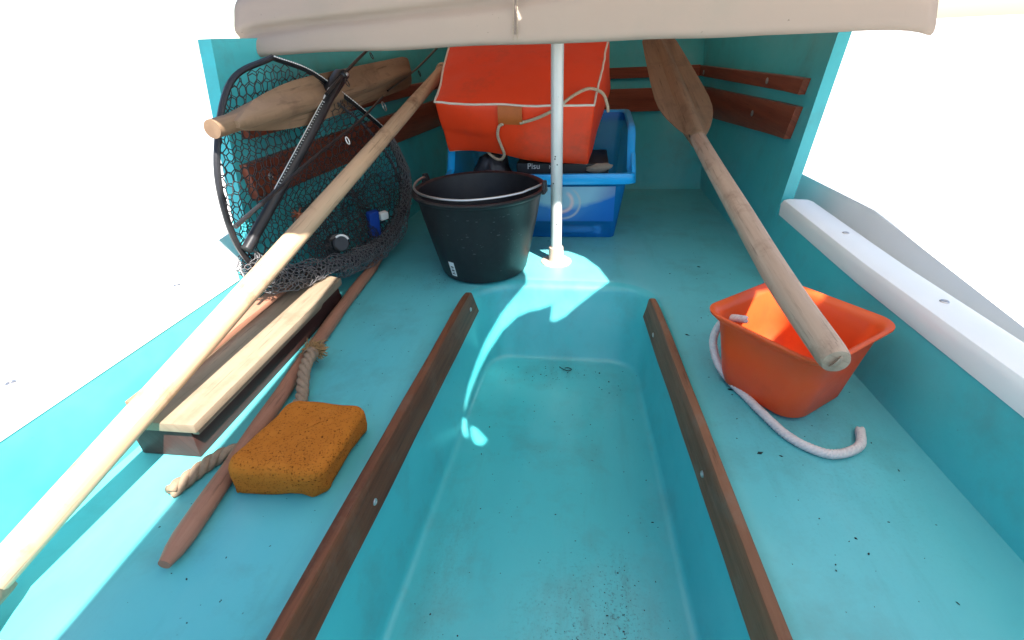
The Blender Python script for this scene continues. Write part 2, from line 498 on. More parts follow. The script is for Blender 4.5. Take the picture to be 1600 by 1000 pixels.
def rtrap(corn, rad, na=10, ne=24):
    """rounded quadrilateral, corners counter-clockwise; same vertex count whatever the radius"""
    out = []; n = len(corn)
    C = [Vector(c) for c in corn]
    arcs = []
    for i in range(n):
        p, a, b = C[i], C[i - 1], C[(i + 1) % n]
        da, db = (a - p).normalized(), (b - p).normalized()
        r = rad[i]
        ang = da.angle(db); cut = r / math.tan(ang / 2)
        bis = (da + db).normalized(); cen = p + bis * (r / math.sin(ang / 2))
        s, e = p + da * cut, p + db * cut
        arc = []
        for k in range(na + 1):
            t = k / na
            v = (s - cen).lerp(e - cen, t)
            arc.append(cen + v.normalized() * r if r > 1e-6 else p.copy())
        arcs.append(arc)
    for i in range(n):
        out += arcs[i]
        s, e = arcs[i][-1], arcs[(i + 1) % n][0]
        out += [s.lerp(e, k / ne) for k in range(1, ne)]
    return out

Y0 = -.75
# sole + footwell: rings from the sole edge to the well floor
def ring(inset, z, rfar):
    # opening at inset 0; corners: near-left, near-right, far-right, far-left (ccw)
    L0, L1 = (-.353 + inset, -.35 + inset), (-.287 + inset, 1.222 - (inset * 2.3 if inset > 0 else inset))
    R0, R1 = (.267 - inset, -.35 + inset), (.201 - inset, 1.212 - (inset * 2.3 if inset > 0 else inset))
    return [Vector((p.x, p.y, z)) for p in rtrap([(*L0, 0), (*R0, 0), (*R1, 0), (*L1, 0)], [.05, .05, rfar, rfar])]
rings = []
prof = [(-.020, 0, .125), (0, -.0015, .12), (.005, -.006, .117), (.009, -.013, .114), (.011, -.022, .112), (.0122, -.035, .110)]
prof += [(.0122 + .0270 * k / 6, -.035 - .152 * k / 6, .110 - .030 * k / 6) for k in range(1, 7)]
prof += [(.0405, -.192, .078), (.0435, -.197, .075), (.049, -.1995, .070), (.055, -.2, .066)]
for p in prof: rings.append(ring(*p))
inner = rings[-1]
cx = Vector((-.045, .4, 0))
# floor crown: three flat planks moulded in
def floor_z(x, y):
    c = -.045 - .02 * (y - .6)
    hw = .075 - .02 * (y - .6)
    t = (abs(x - c) - hw) / .03
    return -.2 + .0060 * (1 - max(0, min(1, t)))
def taper(k):
    return k
for k in (.9, .75, .6, .45, .3, .15, .06):
    rr = []
    for p in inner:
        x = cx.x + (p.x - cx.x) * k; y = cx.y + (p.y - cx.y) * k
        rr.append(Vector((x, y, floor_z(x, y) if k < .9 else -.2)))
    rings.append(rr)
# outer rings of the sole: push each contour point out to the sole outline
first = rings[0]
def outline(p):
    # from centre line point out to the walls
    c = Vector((-.06, min(max(p.y, Y0 + .3), 1.0), 0))
    if p.y > 1.13 or (p.y > 1.02 and False):
        # far part: onto the back wall or side walls
        c = Vector((-.06, 1.0, 0))
    d = (p - c); d.z = 0; d.normalize()
    t = .01
    q = c.copy()
    best = 9
    if d.x > 1e-6:
        for y in (0,):
            pass
    lo, hi = 0, 6
    for _ in range(50):
        mid = (lo + hi) / 2; q = c + d * mid
        ok = wl(q.y) - .01 < q.x < wr(q.y) + .01 and Y0 < q.y < back_y(0) + .01
        if ok: lo = mid
        else: hi = mid
    q = c + d * lo
    return Vector((q.x, q.y, 0))
outer = [outline(p) for p in first]
outs = [[o.lerp(f, t) for o, f in zip(outer, first)] for t in (0, .2, .4, .6, .8)]
for r_ in outs:
    for v in r_: v.z = 0
bm = bmesh.new(); bm.from_mesh(grid_mesh(outs + rings, close_u=True, ang=50))
bmesh.ops.holes_fill(bm, edges=[e for e in bm.edges if e.is_boundary and all(v.co.z < -.1 for v in e.verts)], sides=0)
sole = bm_mesh(bm, ang=50)
so_ = link('cockpit_sole', sole, MAT['gel'], boat)
sole.materials.append(MAT['gel_sheen'])
for p in sole.polygons:
    if all(sole.vertices[i].co.z > .2985 for i in p.vertices): p.material_index = 1

def wall_side(side, y_end_base, y_end_top, top, lowtop):
    """high cabin side (raked end), then the low cockpit side aft of it"""
    rows = []
    zs = [0, .02, .06, .12, .2, .28, .36, .44, .52, top]
    for z in zs:
        r_ = []
        ye = y_end_base + (y_end_top - y_end_base) * (z / top)
        for k in range(25):
            y = ye + (back_y(z) + .012 - ye) * k / 24
            base = wr(y) if side > 0 else wl(y)
            x = base + flare(y, side) * (z / .3)
            r_.append((x, y, z - .004))
        rows.append(r_)
    me = grid_mesh(rows, thick=0)
    bm = bmesh.new(); bm.from_mesh(me)
    bmesh.ops.recalc_face_normals(bm, faces=bm.faces)
    # thickness outward
    geom = bmesh.ops.extrude_face_region(bm, geom=list(bm.faces))
    for v in [e for e in geom['geom'] if isinstance(e, bmesh.types.BMVert)]: v.co.x += side * .03
    return bm_mesh(bm, ang=50)
link('cabin_side', wall_side(1, 1.36, 1.46, .61, .2), MAT['gel'], boat)
link('cabin_side', wall_side(-1, .90, 1.06, .61, .2), MAT['gel'], boat)

def low_side(side, y1, ztop):
    rows = []
    prof = [(0, -.004), (.004, .05), (.012, .10), (.022, ztop - .02), (.03, ztop - .004)]
    for dx, z in prof:
        rows.append([((wr(y) if side > 0 else wl(y)) + side * dx, y, z) for y in [Y0 + (y1 - Y0) * k / 20 for k in range(21)]])
    bm = bmesh.new(); bm.from_mesh(grid_mesh(rows))
    geom = bmesh.ops.extrude_face_region(bm, geom=list(bm.faces))
    for v in [e for e in geom['geom'] if isinstance(e, bmesh.types.BMVert)]: v.co.x += side * .035
    return bm_mesh(bm, ang=50)
def gunwale(side, y1, ztop, wd=.10):
    rows = []
    pr = [(.018, -.03), (.016, .0), (.022, .010), (.035, .013), (wd - .02, .011), (wd - .006, .006), (wd, -.01), (wd, -.05)]
    for dx, dz in pr:
        rows.append([((wr(y) if side > 0 else wl(y)) + side * dx, y, ztop + dz) for y in [Y0 + (y1 - Y0) * k / 20 for k in range(21)]])
    return grid_mesh(rows, thick=.004, ang=40)
LOW = .17
link('cockpit_side', low_side(1, 1.37, LOW), MAT['gel'], boat)
link('cockpit_side', low_side(-1, .91, LOW), MAT['gel'], boat)
link('side_deck', gunwale(1, 1.355, LOW), MAT['white_gel'], boat, 'white gelcoat side deck')
link('side_deck', gunwale(-1, .895, LOW), MAT['white_gel'], boat, 'white gelcoat side deck')

for side in (1, -1):
    dk = [o for o in bpy.data.objects if o.name.startswith('side_deck')][0 if side > 0 else 1]
    for k in range(6):
        y = -.5 + k * .32
        if y < (1.3 if side > 0 else .85): screw_head(((wr(y) if side > 0 else wl(y)) + side * .06, y, LOW + .0125), (0, 0, 1), .007, dk)
# bow bulkhead with a rounded foot
rows = []
for z in (-.006, .0, .004, .012, .03, .08, .15, .22, .3, .38, .46, .55, .62):
    yy = back_y(z) - (.012 * max(0, 1 - z / .012) if z < .012 else 0)
    rows.append([(-.66 + 1.30 * k / 30, yy, z) for k in range(31)])
bm = bmesh.new(); bm.from_mesh(grid_mesh(rows))
geom = bmesh.ops.extrude_face_region(bm, geom=list(bm.faces))
for v in [e for e in geom['geom'] if isinstance(e, bmesh.types.BMVert)]: v.co.y += .03
link('bow_bulkhead', bm_mesh(bm, ang=50), MAT['gel'], boat)
# transom behind the camera
bm = bmesh.new(); box_into(bm, ((wl(Y0) + wr(Y0)) / 2, Y0 - .02, .09), ((wr(Y0) - wl(Y0)) / 2 + .06, 0, 0), (0, .02, 0), (0, 0, .10))
link('transom', bm_mesh(bm, sm=False), MAT['gel'], boat)
# outer hull skin
rows = []
for y in (Y0 - .04, 0, .6, 1.2, 1.8, 2.2, 2.46):
    tt = max(0, (y - 1.2) / 1.26)
    sec = []
    zt = (LOW - .03) if y < 1.0 else .2
    l, r_ = wl(y) - .165 * (1 - .6 * tt), wr(y) + .165 * (1 - .6 * tt)
    c = (l + r_) / 2
    hw = (r_ - l) / 2
    for q, z in ((-1, zt), (-.97, .05), (-.85, -.14), (-.6, -.26), (0, -.30), (.6, -.26), (.85, -.14), (.97, .05), (1, zt)):
        sec.append((c + hw * q, y, z))
    rows.append(sec)
link('hull', grid_mesh(rows, thick=.006), MAT['white_gel'], boat, 'white outer hull skin')

# wall battens
def wall_pt(side, y, z, off):
    x = (wr(y) if side > 0 else wl(y)) + flare(y, side) * (z / .3)
    return Vector((x - side * off, y, z))
def side_batten(side, z0, z1, zn0, zn1, ya, yb, screws):
    """lower edge/upper edge heights at the bow end (z0,z1) and aft end (zn0,zn1)"""
    rows = []
    n = 16
    th = .018
    for (off, which) in ((.0, 0), (th - .002, 0), (th, .06), (th, .94), (th - .002, 1), (0, 1)):
        r_ = []
        for k in range(n + 1):
            t = k / n; y = yb + (ya - yb) * t
            lo = zn0 + (z0 - zn0) * t; hi = zn1 + (z1 - zn1) * t
            z = lo + (hi - lo) * which
            yq = min(y, back_y(z) - .02)
            r_.append(wall_pt(side, yq, z, off))
        rows.append(r_)
    bm = solid_strip(rows)
    set_uv(bm, Vector((0, 1, 0)), Vector((0, 0, 1)), Vector((1, 0, 0)))
    o = link('batten', bm_mesh(bm, ang=30), MAT['mahogany'], boat)
    for y, f in screws:
        t = (y - yb) / (ya - yb); lo = zn0 + (z0 - zn0) * t; hi = zn1 + (z1 - zn1) * t
        z = lo + (hi - lo) * f
        screw_head(wall_pt(side, y, z, th + .0008), (-side, 0, 0), .0092, o)
side_batten(1, .270, .376, .312, .392, 2.34, 1.48, [(2.27, .5), (1.75, .5)])
side_batten(1, .414, .452, .420, .458, 2.38, 1.50, [(2.29, .4), (1.72, .5)])
side_batten(-1, .272, .376, .285, .365, 2.34, 1.01, [(2.2, .5), (1.6, .5), (1.07, .5)])
side_batten(-1, .414, .448, .412, .450, 2.38, 1.05, [(2.1, .5), (1.5, .5)])
def back_batten(z0, z1, x0, x1, screws):
    rows = []
    for off, z in ((0, z0), (.016, z0), (.018, z0 + .003), (.018, z1 - .003), (.016, z1), (0, z1)):
        rows.append([(x0 + (x1 - x0) * k / 12, back_y(z) - off, z) for k in range(13)])
    bm = solid_strip(rows)
    set_uv(bm, Vector((1, 0, 0)), Vector((0, 0, 1)), Vector((0, 1, 0)))
    o = link('batten', bm_mesh(bm, ang=30), MAT['mahogany'], boat)
    for x, f in screws:
        z = z0 + (z1 - z0) * f
        screw_head((x, back_y(z) - .0188, z), (0, -1, .4), .0092, o)
back_batten(.290, .375, -.585, .470, [(.43, .55), (.0, .5)])
back_batten(.414, .454, -.590, .478, [(.43, .5), (.0, .5)])

# coaming boards along the well
def coaming(side, p_far, p_near, ztop, zbot_far, zbot_near, th, m, screws):
    """p = inner top edge; outward thickness th"""
    (xf, yf), (xn, yn) = p_far, p_near
    rows = []
    n = 40
    d = Vector((xf - xn, yf - yn, 0)).normalized(); o_ = Vector((side * d.y, -side * d.x, 0)); o_ = o_ if o_.x * side > 0 else -o_
    def pt(t, off, f):
        zb = zbot_near + (zbot_far - zbot_near) * t
        z = zb + (ztop - zb) * f
        y = yn + (yf - yn) * t; x = xn + (xf - xn) * t
        e = 0
        p = Vector((x, y, z)) + o_ * off
        if t > .93:
            # forward end: cut back towards the bottom, nose rounded
            k = (t - .93) / .07
            p -= d * (.050 * (1 - f) ** 1.3) * k * -1
            p.z -= (1 - math.sqrt(max(0, 1 - k * k))) * .006 * f
        w_ = noise.noise(Vector((y * 7, off * 90, f * 3 + side))) * .0012
        p += o_ * w_; p.z += noise.noise(Vector((y * 11, off * 70 + 5, side))) * .0012 * f
        return p
    for off, f in ((0, 0), (0, .5), (0, .93), (.0015, .985), (.004, 1), (th - .004, 1), (th - .001, .97), (th, .9), (th, 0)):
        rows.append([pt(k / n, off, f) for k in range(n + 1)])
    bm = solid_strip(rows)
    set_uv(bm, d, Vector((0, 0, 1)), o_)
    ob = link('coaming_board', bm_mesh(bm, ang=28), m, boat)
    for t, f in screws: screw_head(pt(t, 0, f) - o_ * .001, -o_, .0055, ob)
    return ob
coaming(-1, (-.2665, 1.075), (-.325, -.2), .035, -.052, -.030, .019, MAT['coaming'], [(.97, .55), (.52, .35), (.2, .5)])
coaming(1, (.1685, 1.065), (.242, -.2), .035, -.050, -.030, .017, MAT['coaming_grey'], [(.93, .35), (.6, .4), (.3, .5)])

# ------------------------------------------------------------------ canvas: boat hood ahead, unseen awning added behind
hood = root('boat_hood', 'off white canvas boat hood with a rolled hem, stretched over the bow', 'canvas cover', (-.05, 1.2, .57))
rows = []
sec = [(1.226, .590), (1.214, .574), (1.200, .566), (1.190, .570), (1.188, .580), (1.196, .600), (1.206, .625), (1.219, .652), (1.24, .684), (1.30, .715), (1.4, .735), (1.6, .745), (1.9, .725), (2.2, .67), (2.42, .60), (2.47, .54), (2.48, .48)]
sec0 = sec
sec = [(p.x, p.y) for p in spline([Vector((y, z, 0)) for y, z in sec], 4)]
X0, X1, NX = -.86, .70, 80
XL, XR, NX = -.80, .665, 76
cols = [(XL + (XR - XL) * k / NX, 0) for k in range(NX + 1)]
for i, (y, z) in enumerate(sec):
    r_ = []
    for x, q in cols:
        zz = z + .010 * (.15 - x) * .6
        wob = noise.noise(Vector((x * 5, y * 4, z * 6))) * .006
        # slack fold running diagonally down to the left
        fold = math.exp(-((z - (.632 + .055 * (x + .45))) / .010) ** 2) * (1 if x < -.15 else max(0, 1 - (x + .15) / .2))
        seam = math.exp(-((x + .148) / .006) ** 2)
        hem = noise.noise(Vector((x * 6, 3.3, 0))) * .0035
        zz += (hem if i < 24 else 0) - .012 * math.exp(-min(abs(x - XL), abs(x - XR)) / .03)
        zz -= max(0, zz - .535) * q
        xx = x
        r_.append((xx, y + wob + .022 * fold - .003 * seam * (z < .7), zz))
    rows.append(r_)
link('canvas_sheet', grid_mesh(rows, thick=.0025, ang=0), MAT['canvas'], hood)
# seam stitching band
sm_pts = [(-.148, y - .0035, z + .0115 * .3 + .0045) for y, z in sec0[3:10]]
bm = bmesh.new()
for (a, b_) in zip(sm_pts, sm_pts[1:]):
    a, b_ = Vector(a), Vector(b_)
    for off in (-.0045, .0045):
        n = 4
        for k in range(n):
            p, q = a.lerp(b_, (k + .15) / n), a.lerp(b_, (k + .8) / n)
            tube_into(bm, [p + Vector((off, 0, 0)), q + Vector((off, 0, 0))], .0007, 5)
link('seam_band', grid_mesh([[(-.148 + o_, y - .0042, z + .0045 + .0115 * .3) for o_ in (-.0022, 0, .0022)] for y, z in sec[16:38]], thick=.0006), canvas('seam_canvas', (.20, .15, .12), .0), hood)
link('seam_stitching', bm_mesh(bm), MAT['tanrope'], hood, kind='stuff')

awn = root('unseen_awning', 'unseen canvas awning added on a boom over the cockpit, holes cut to shape the sun patches', 'awning', (.15, -.62, -.20))  # added out of view to shade the cockpit
AZ = 1.05
outer_p = [(-.105, -.50), (1.08, -.50), (1.08, -.2), (1.08, .5), (1.08, 1.33), (.3, 1.30), (-.66, 1.20), (-.66, .58), (-.37, .56), (-.36, .44), (-.205, .47), (-.160, .57), (-.120, .2), (-.105, -.3)]  # outline set by where sun and shade should fall
gap = [(.305, .215), (.294, .30), (.294, .40), (.299, .49), (.311, .570), (.327, .615), (.345, .65), (.335, .70), (.315, .76), (.315, .868), (.37, .886), (.414, .889), (.455, .872), (.50, .83), (.54, .755), (.567, .663), (.537, .628), (.511, .600), (.490, .572), (.470, .560), (.456, .562), (.441, .60), (.413, .589), (.385, .583), (.359, .570), (.334, .53), (.318, .46), (.310, .37), (.306, .29), (.309, .24)]  # hole traced back along the sun from the lit patch
bit1 = [(.309, .198), (.318, .205), (.331, .165), (.338, .140), (.330, .148), (.318, .170)]  # small hole for a sun fleck in the footwell
bit2 = [(.337, .182), (.352, .174), (.382, .140), (.374, .122), (.358, .126), (.345, .15)]
bit4 = [(.735, .31), (.75, .40), (.81, .43), (.86, .39), (.84, .29), (.78, .265)]  # hole that lets sun onto the orange tub
bit3 = [(.040, .990), (.047, .991), (.066, .972), (.060, .970)]  # slit for the bright spot on the hood
vs, es = [], []
for poly in (outer_p, gap, bit1, bit2, bit3, bit4):
    s0 = len(vs)
    vs += [Vector(p) for p in poly]
    es += [(s0 + i, s0 + (i + 1) % len(poly)) for i in range(len(poly))]
faces_in = [list(range(0, len(outer_p)))]
cv, ce, cf, *_ = mgeo.delaunay_2d_cdt(vs, es, [], 1, 1e-6)
def inside(p, poly):
    c = False; n = len(poly)
    for i in range(n):
        (x1, y1), (x2, y2) = poly[i], poly[i - 1]
        if (y1 > p[1]) != (y2 > p[1]) and p[0] < (x2 - x1) * (p[1] - y1) / (y2 - y1) + x1: c = not c
    return c
bm = bmesh.new()
bv = [bm.verts.new((v.x, v.y, AZ)) for v in cv]
for f in cf:
    cen = sum((cv[i] for i in f), Vector((0, 0))) / len(f)
    if not inside(cen, outer_p) or any(inside(cen, h) for h in (gap, bit1, bit2, bit3, bit4)): continue
    bm.faces.new([bv[i] for i in f])
bmesh.ops.recalc_face_normals(bm, faces=bm.faces)
bmesh.ops.solidify(bm, geom=list(bm.faces), thickness=.002)
link('canvas_sheet', bm_mesh(bm, sm=False), MAT['awning'], awn)
link('boom', tube([(.15, -.66, AZ + .022), (.15, 1.28, AZ + .022)], .018, 12), MAT['alu'], awn)
link('mast', tube([(.15, -.62, -.20), (.15, -.62, AZ + .03)], .02, 12), MAT['alu'], awn)

# ------------------------------------------------------------------ support pole
px_, py_ = -.068, 1.345
pole = root('support_pole', 'pale grey metal pole holding up the hood, standing in a round deck socket', 'pole', (px_, py_, 0))
link('tube', tube([(px_, py_, .03), (px_ + .001, py_, .3), (px_ + .002, py_, .735)], .0158, 24), MAT['alu'], pole)
link('socket', lathe([(.0, .035), (.0162, .0475), (.0185, .0485), (.0205, .047), (.0215, .042), (.022, .012), (.024, .0075), (.0, .0075)], (px_, py_, 0), seg=32), MAT['flange'], pole)
link('flange', lathe([(0, .0065), (.030, .0075), (.041, .0060), (.0445, .003), (.045, .0002)], (px_, py_, 0), seg=40), MAT['flange'], pole)
for k in range(3):
    a = k * 2.09 + .5
    screw_head((px_ + .034 * math.cos(a), py_ + .034 * math.sin(a), .0072), (0, 0, 1), .004, bpy.data.objects['flange'])
bm = bmesh.new()
for (dz, da) in ((.30, -.2), (.306, -.15), (.285, .2), (.12, .1), (.45, .4), (.235, -.5)):
    a = -math.pi / 2 + da
    c = Vector((px_ + .0158 * math.cos(a), py_ + .0158 * math.sin(a), dz))
    lathe_into(bm, [(0, .0004), (.0016, .0003), (.0022, -.0002)], c, (math.cos(a), math.sin(a), 0), 7)
link('paint_chips', bm_mesh(bm), MAT['darkstuff'], pole, kind='stuff')

# ------------------------------------------------------------------ black bucket
bc = Vector((-.274, 1.295, .001))
bucket = root('bucket', 'round black plastic bucket with a thin wire handle lying on its rim', 'bucket', bc)
BH = .238
bm = bmesh.new()
lathe_into(bm, [(0, .002), (.108, .001), (.118, .004), (.123, .012), (.140, .085), (.158, .165), (.167, .214), (.169, .217), (.171, .226), (.178, .227), (.1815, .231), (.182, .236), (.179, BH), (.172, BH), (.167, .234), (.164, .215), (.152, .15), (.136, .08), (.120, .016), (.112, .010), (0, .009)], bc, seg=72)
link('body', bm_mesh(bm, ang=40), MAT['black'], bucket)
rimz = bc.z + BH
# handle: wire bail lying along the near half of the rim
aL, aR = R(158), R(352)
pl_ = bc + Vector((.184 * math.cos(aL), .184 * math.sin(aL), BH - .004)); pr_ = bc + Vector((.172 * math.cos(aR), .172 * math.sin(aR), BH - .002))
hp = [pl_ + Vector((0, 0, .012))]
for k in range(0, 25):
    a = aL + (aR - aL) * (k + .6) / 25.6
    rr = .176 - .006 * math.sin((k / 24) * math.pi) if k < 14 else .176 - .010 * math.sin((k - 13) / 11 * math.pi) - .003
    hp.append(bc + Vector((rr * math.cos(a), rr * math.sin(a), BH + .005 + (.006 if 2 < k < 22 else .008))))
hp.append(pr_ + Vector((0, 0, .012)))
link('handle', tube(spline(hp, 3), .0032, 8), MAT['steel'], bucket)
for a, s in ((aL, 1), (aR, 1)):
    c = bc + Vector((.181 * math.cos(a), .181 * math.sin(a), BH + .006))
    t_ = Vector((-math.sin(a), math.cos(a), 0)); n_ = Vector((math.cos(a), math.sin(a), 0))
    P = [c - t_ * .02 - n_ * .004 - Vector((0, 0, .018)), c + t_ * .02 - n_ * .004 - Vector((0, 0, .018)), c + t_ * .02 + n_ * .005 - Vector((0, 0, .018)), c - t_ * .02 + n_ * .005 - Vector((0, 0, .018))]
    Q = [c - t_ * .008 - n_ * .004 + Vector((0, 0, .014)), c + t_ * .008 - n_ * .004 + Vector((0, 0, .014)), c + t_ * .008 + n_ * .005 + Vector((0, 0, .014)), c - t_ * .008 + n_ * .005 + Vector((0, 0, .014))]
    link('handle_lug', hexa(P + Q, .003), MAT['black'], bucket)
# sticker on the lower left of the bucket, with bar code lines
def on_bucket(ang, z, off):
    r = .123 + (.158 - .123) * (z - .012) / (.165 - .012) + off
    return bc + Vector((r * math.cos(ang), r * math.sin(ang), z))
a0, a1, z0, z1 = R(236), R(244), .022, .066
st = link('sticker', grid_mesh([[on_bucket(a0 + (a1 - a0) * i / 6, z0 + (z1 - z0) * j / 4, .0012) for i in range(7)] for j in range(5)], thick=.0003), MAT['white'], bucket, 'small white paper sticker')
bm = bmesh.new()
for i, (f0, f1) in enumerate(((.12, .2), (.26, .3), (.36, .46), (.52, .55), (.61, .7), (.76, .8), (.84, .9))):
    q = [on_bucket(a0 + (a1 - a0) * x, z0 + (z1 - z0) * zz, .0019) for x, zz in ((.25, f0), (.8, f0), (.8, f1), (.25, f1))]
    if i < 5: bm.faces.new([bm.verts.new(v) for v in q])
link('barcode', bm_mesh(bm, sm=False), MAT['darkstuff'], st)
# dried splashes on the bucket
bm = bmesh.new()
rnd = random.Random(3)
for _ in range(90):
    a = rnd.uniform(R(190), R(345)); z = rnd.choice([rnd.uniform(.02, .21), rnd.uniform(.12, .21)]); s = rnd.uniform(.0006, .0020)
    r = float(np.interp(z, [.012, .085, .165, .214], [.123, .140, .158, .167])) + .0003
    c = bc + Vector((r * math.cos(a), r * math.sin(a), z))
    n_ = Vector((math.cos(a), math.sin(a), -.2)); D, s_, u_ = frame(n_)
    k = rnd.uniform(1, 3); ph = rnd.uniform(0, 3)
    bm.faces.new([bm.verts.new(c + s * (k * math.cos(t + ph) * s_ + math.sin(t + ph) * u_)) for t in (0, 1, 2.1, 3.2, 4.2, 5.2)])
link('dried_splashes', bm_mesh(bm, sm=False), plain('dried_splash', (.055, .06, .065), .7, .3, 90), bucket, kind='stuff')

# ------------------------------------------------------------------ blue crate and what is in it
crate = root('storage_crate', 'blue translucent plastic crate with a rolled rim and raised back, behind the black bucket', 'crate', (-.12, 1.69, 0))
CX0, CX1, CY0, CY1 = -.385, .112, 1.548, 1.84
def crate_ring(z, out, inset=0, zt=None):
    """rounded rectangle; walls draft outwards with height; zt(y) gives rim height"""
    o = out - inset
    pts = rtrap([(CX0 - o, CY0 - o * .6, 0), (CX1 + o, CY0 - o * .6, 0), (CX1 + o, CY1 + o, 0), (CX0 - o, CY1 + o, 0)], [.022 - inset * .5] * 4, 5, 10)
    return [Vector((p.x, p.y, z if zt is None else zt(p.y))) for p in pts]
def rimh(y):
    t = max(0, min(1, (y - (CY0 + .02)) / .09))
    return .212 + .118 * (t * t * (3 - 2 * t)) + .015 * max(0, (y - 1.66) / .18)
def crate_wall(f, inset=0):
    pts = crate_ring(0, .030 * f, inset)
    return [Vector((p.x, p.y, .002 + (rimh(p.y) - .004) * f + (.004 if inset and f == 0 else 0))) for p in pts]
rows = [crate_wall(0, .012)] + [crate_wall(f) for f in (0, .03, .25, .5, .75, 1.0)]
bm = bmesh.new(); bm.from_mesh(grid_mesh(rows, close_u=True))
bmesh.ops.holes_fill(bm, edges=[e for e in bm.edges if e.is_boundary and all(v.co.z < .02 for v in e.verts)], sides=0)
bmesh.ops.recalc_face_normals(bm, faces=bm.faces)
link('body', bm_mesh(bm, ang=50), MAT['crate'], crate)
rr = []
for dx, dz in ((.002, -.030), (.016, -.030), (.020, -.026), (.021, -.004), (.017, .001), (.002, .002), (-.003, -.004)):
    pts = crate_ring(0, .030 + dx)
    rr.append([Vector((p.x, p.y, rimh(p.y) + dz)) for p in pts])
link('rim', grid_mesh(rr, close_u=True, ang=40), MAT['craterim'], crate)
# raised handle block at the right end of the rim
link('corner_grip', hexa([(.150, 1.535, .178), (.166, 1.545, .178), (.166, 1.60, .19), (.150, 1.60, .19), (.150, 1.535, .214), (.164, 1.545, .214), (.164, 1.60, .262), (.150, 1.60, .262)], .004), MAT['craterim'], crate)

def text_mesh(s, size, origin, ex, ey, name, m, parent, depth=.0004):
    cu = bpy.data.curves.new('t', 'FONT'); cu.body = s; cu.size = size; cu.extrude = depth
    o = bpy.data.objects.new('t', cu); COL.objects.link(o)
    dg = bpy.context.evaluated_depsgraph_get()
    me = bpy.data.meshes.new_from_object(o.evaluated_get(dg))
    bpy.data.objects.remove(o)
    ex, ey = Vector(ex).normalized(), Vector(ey).normalized(); ez = ex.cross(ey)
    Mx = Matrix(((ex.x, ey.x, ez.x, origin[0]), (ex.y, ey.y, ez.y, origin[1]), (ex.z, ey.z, ez.z, origin[2]), (0, 0, 0, 1)))
    me.transform(Mx); me.materials.clear()
    return link(name, me, m, parent)

# dark tackle box with white letters
tb = root('tackle_box', 'black box with small white letters, inside the blue crate under the cushion', 'box', (-.05, 1.66, .006))
link('case', hexa([(-.21, 1.60, .006), (.085, 1.60, .006), (.085, 1.80, .006), (-.21, 1.80, .006), (-.21, 1.60, .232), (.085, 1.60, .226), (.085, 1.80, .232), (-.21, 1.80, .232)], .006), MAT['darkstuff'], tb)
text_mesh('Pisu', .026, (-.175, 1.5988, .2135), (1, 0, 0), (0, .05, 1), 'lettering', MAT['white'], tb)
text_mesh('N', .016, (-.105, 1.5988, .2135), (1, 0, 0), (0, .05, 1), 'lettering', MAT['white'], tb)
bag = link('crumpled_bag', None or (lambda: (lambda bm: (bmesh.ops.create_icosphere(bm, subdivisions=4, radius=1), [setattr(v, 'co', Vector((-.30 + v.co.x * (.075 + .018 * noise.noise(v.co * 2.2)), 1.665 + v.co.y * (.07 + .02 * noise.noise(v.co * 2.6)), .135 + v.co.z * (.118 + .025 * noise.noise(v.co * 3.1))))) for v in bm.verts], bm_mesh(bm, ang=0))[-1])(bmesh.new()))(), plain('dark_bag', (.05, .045, .05), .4, .4, 25, .5), None, at=(-.30, 1.665, .01))
tag(bag, 'crumpled dark plastic bag in the left end of the blue crate', 'bag')
# pale stone / block by the right end
bm = bmesh.new(); bmesh.ops.create_icosphere(bm, subdivisions=3, radius=1)
for v in bm.verts:
    n_ = 1 + .25 * noise.noise(v.co * 2)
    v.co = Vector((.055 + v.co.x * .04 * n_, 1.587 + v.co.y * .012, .217 + v.co.z * .014 * n_ + .1 * .04 * v.co.x))
tag(link('pumice_stone', bm_mesh(bm), MAT['stone'], None, at=(.055, 1.587, .205)), 'small rough tan stone on the black box at the right end of the crate', 'stone')
# printed swirl on the front of the crate
rows = []
for j in range(13):
    f = .27 + .55 * j / 12
    rows.append([(-.37 + .475 * i / 24, CY0 - .018 * f - .0012, .002 + .208 * f) for i in range(25)])
me = grid_mesh(rows, thick=.0006)
bm = bmesh.new(); bm.from_mesh(me); lay = bm.loops.layers.uv.verify()
for f in bm.faces:
    for l in f.loops: l[lay].uv = ((l.vert.co.x + .152) / .254, (l.vert.co.z - .002) / .19)
link('front_print', bm_mesh(bm), MAT['print'], crate)
# bottle lying on the crate floor
bt = root('bottle', 'small cloudy bottle with a square cap seen through the blue crate front', 'bottle', (.02, 1.575, .006))
link('body', lathe([(0, 0), (.011, .002), (.013, .008), (.013, .085), (.008, .098), (.007, .104), (0, .104)], (-.062, 1.572, .0205), (1, 0, 0), 20), MAT['bottle'], bt)
link('cap', hexa([(.044, 1.560, .007), (.070, 1.560, .007), (.070, 1.584, .007), (.044, 1.584, .007), (.044, 1.560, .036), (.070, 1.560, .036), (.070, 1.584, .036), (.044, 1.584, .036)], .003), MAT['bottle'], bt)

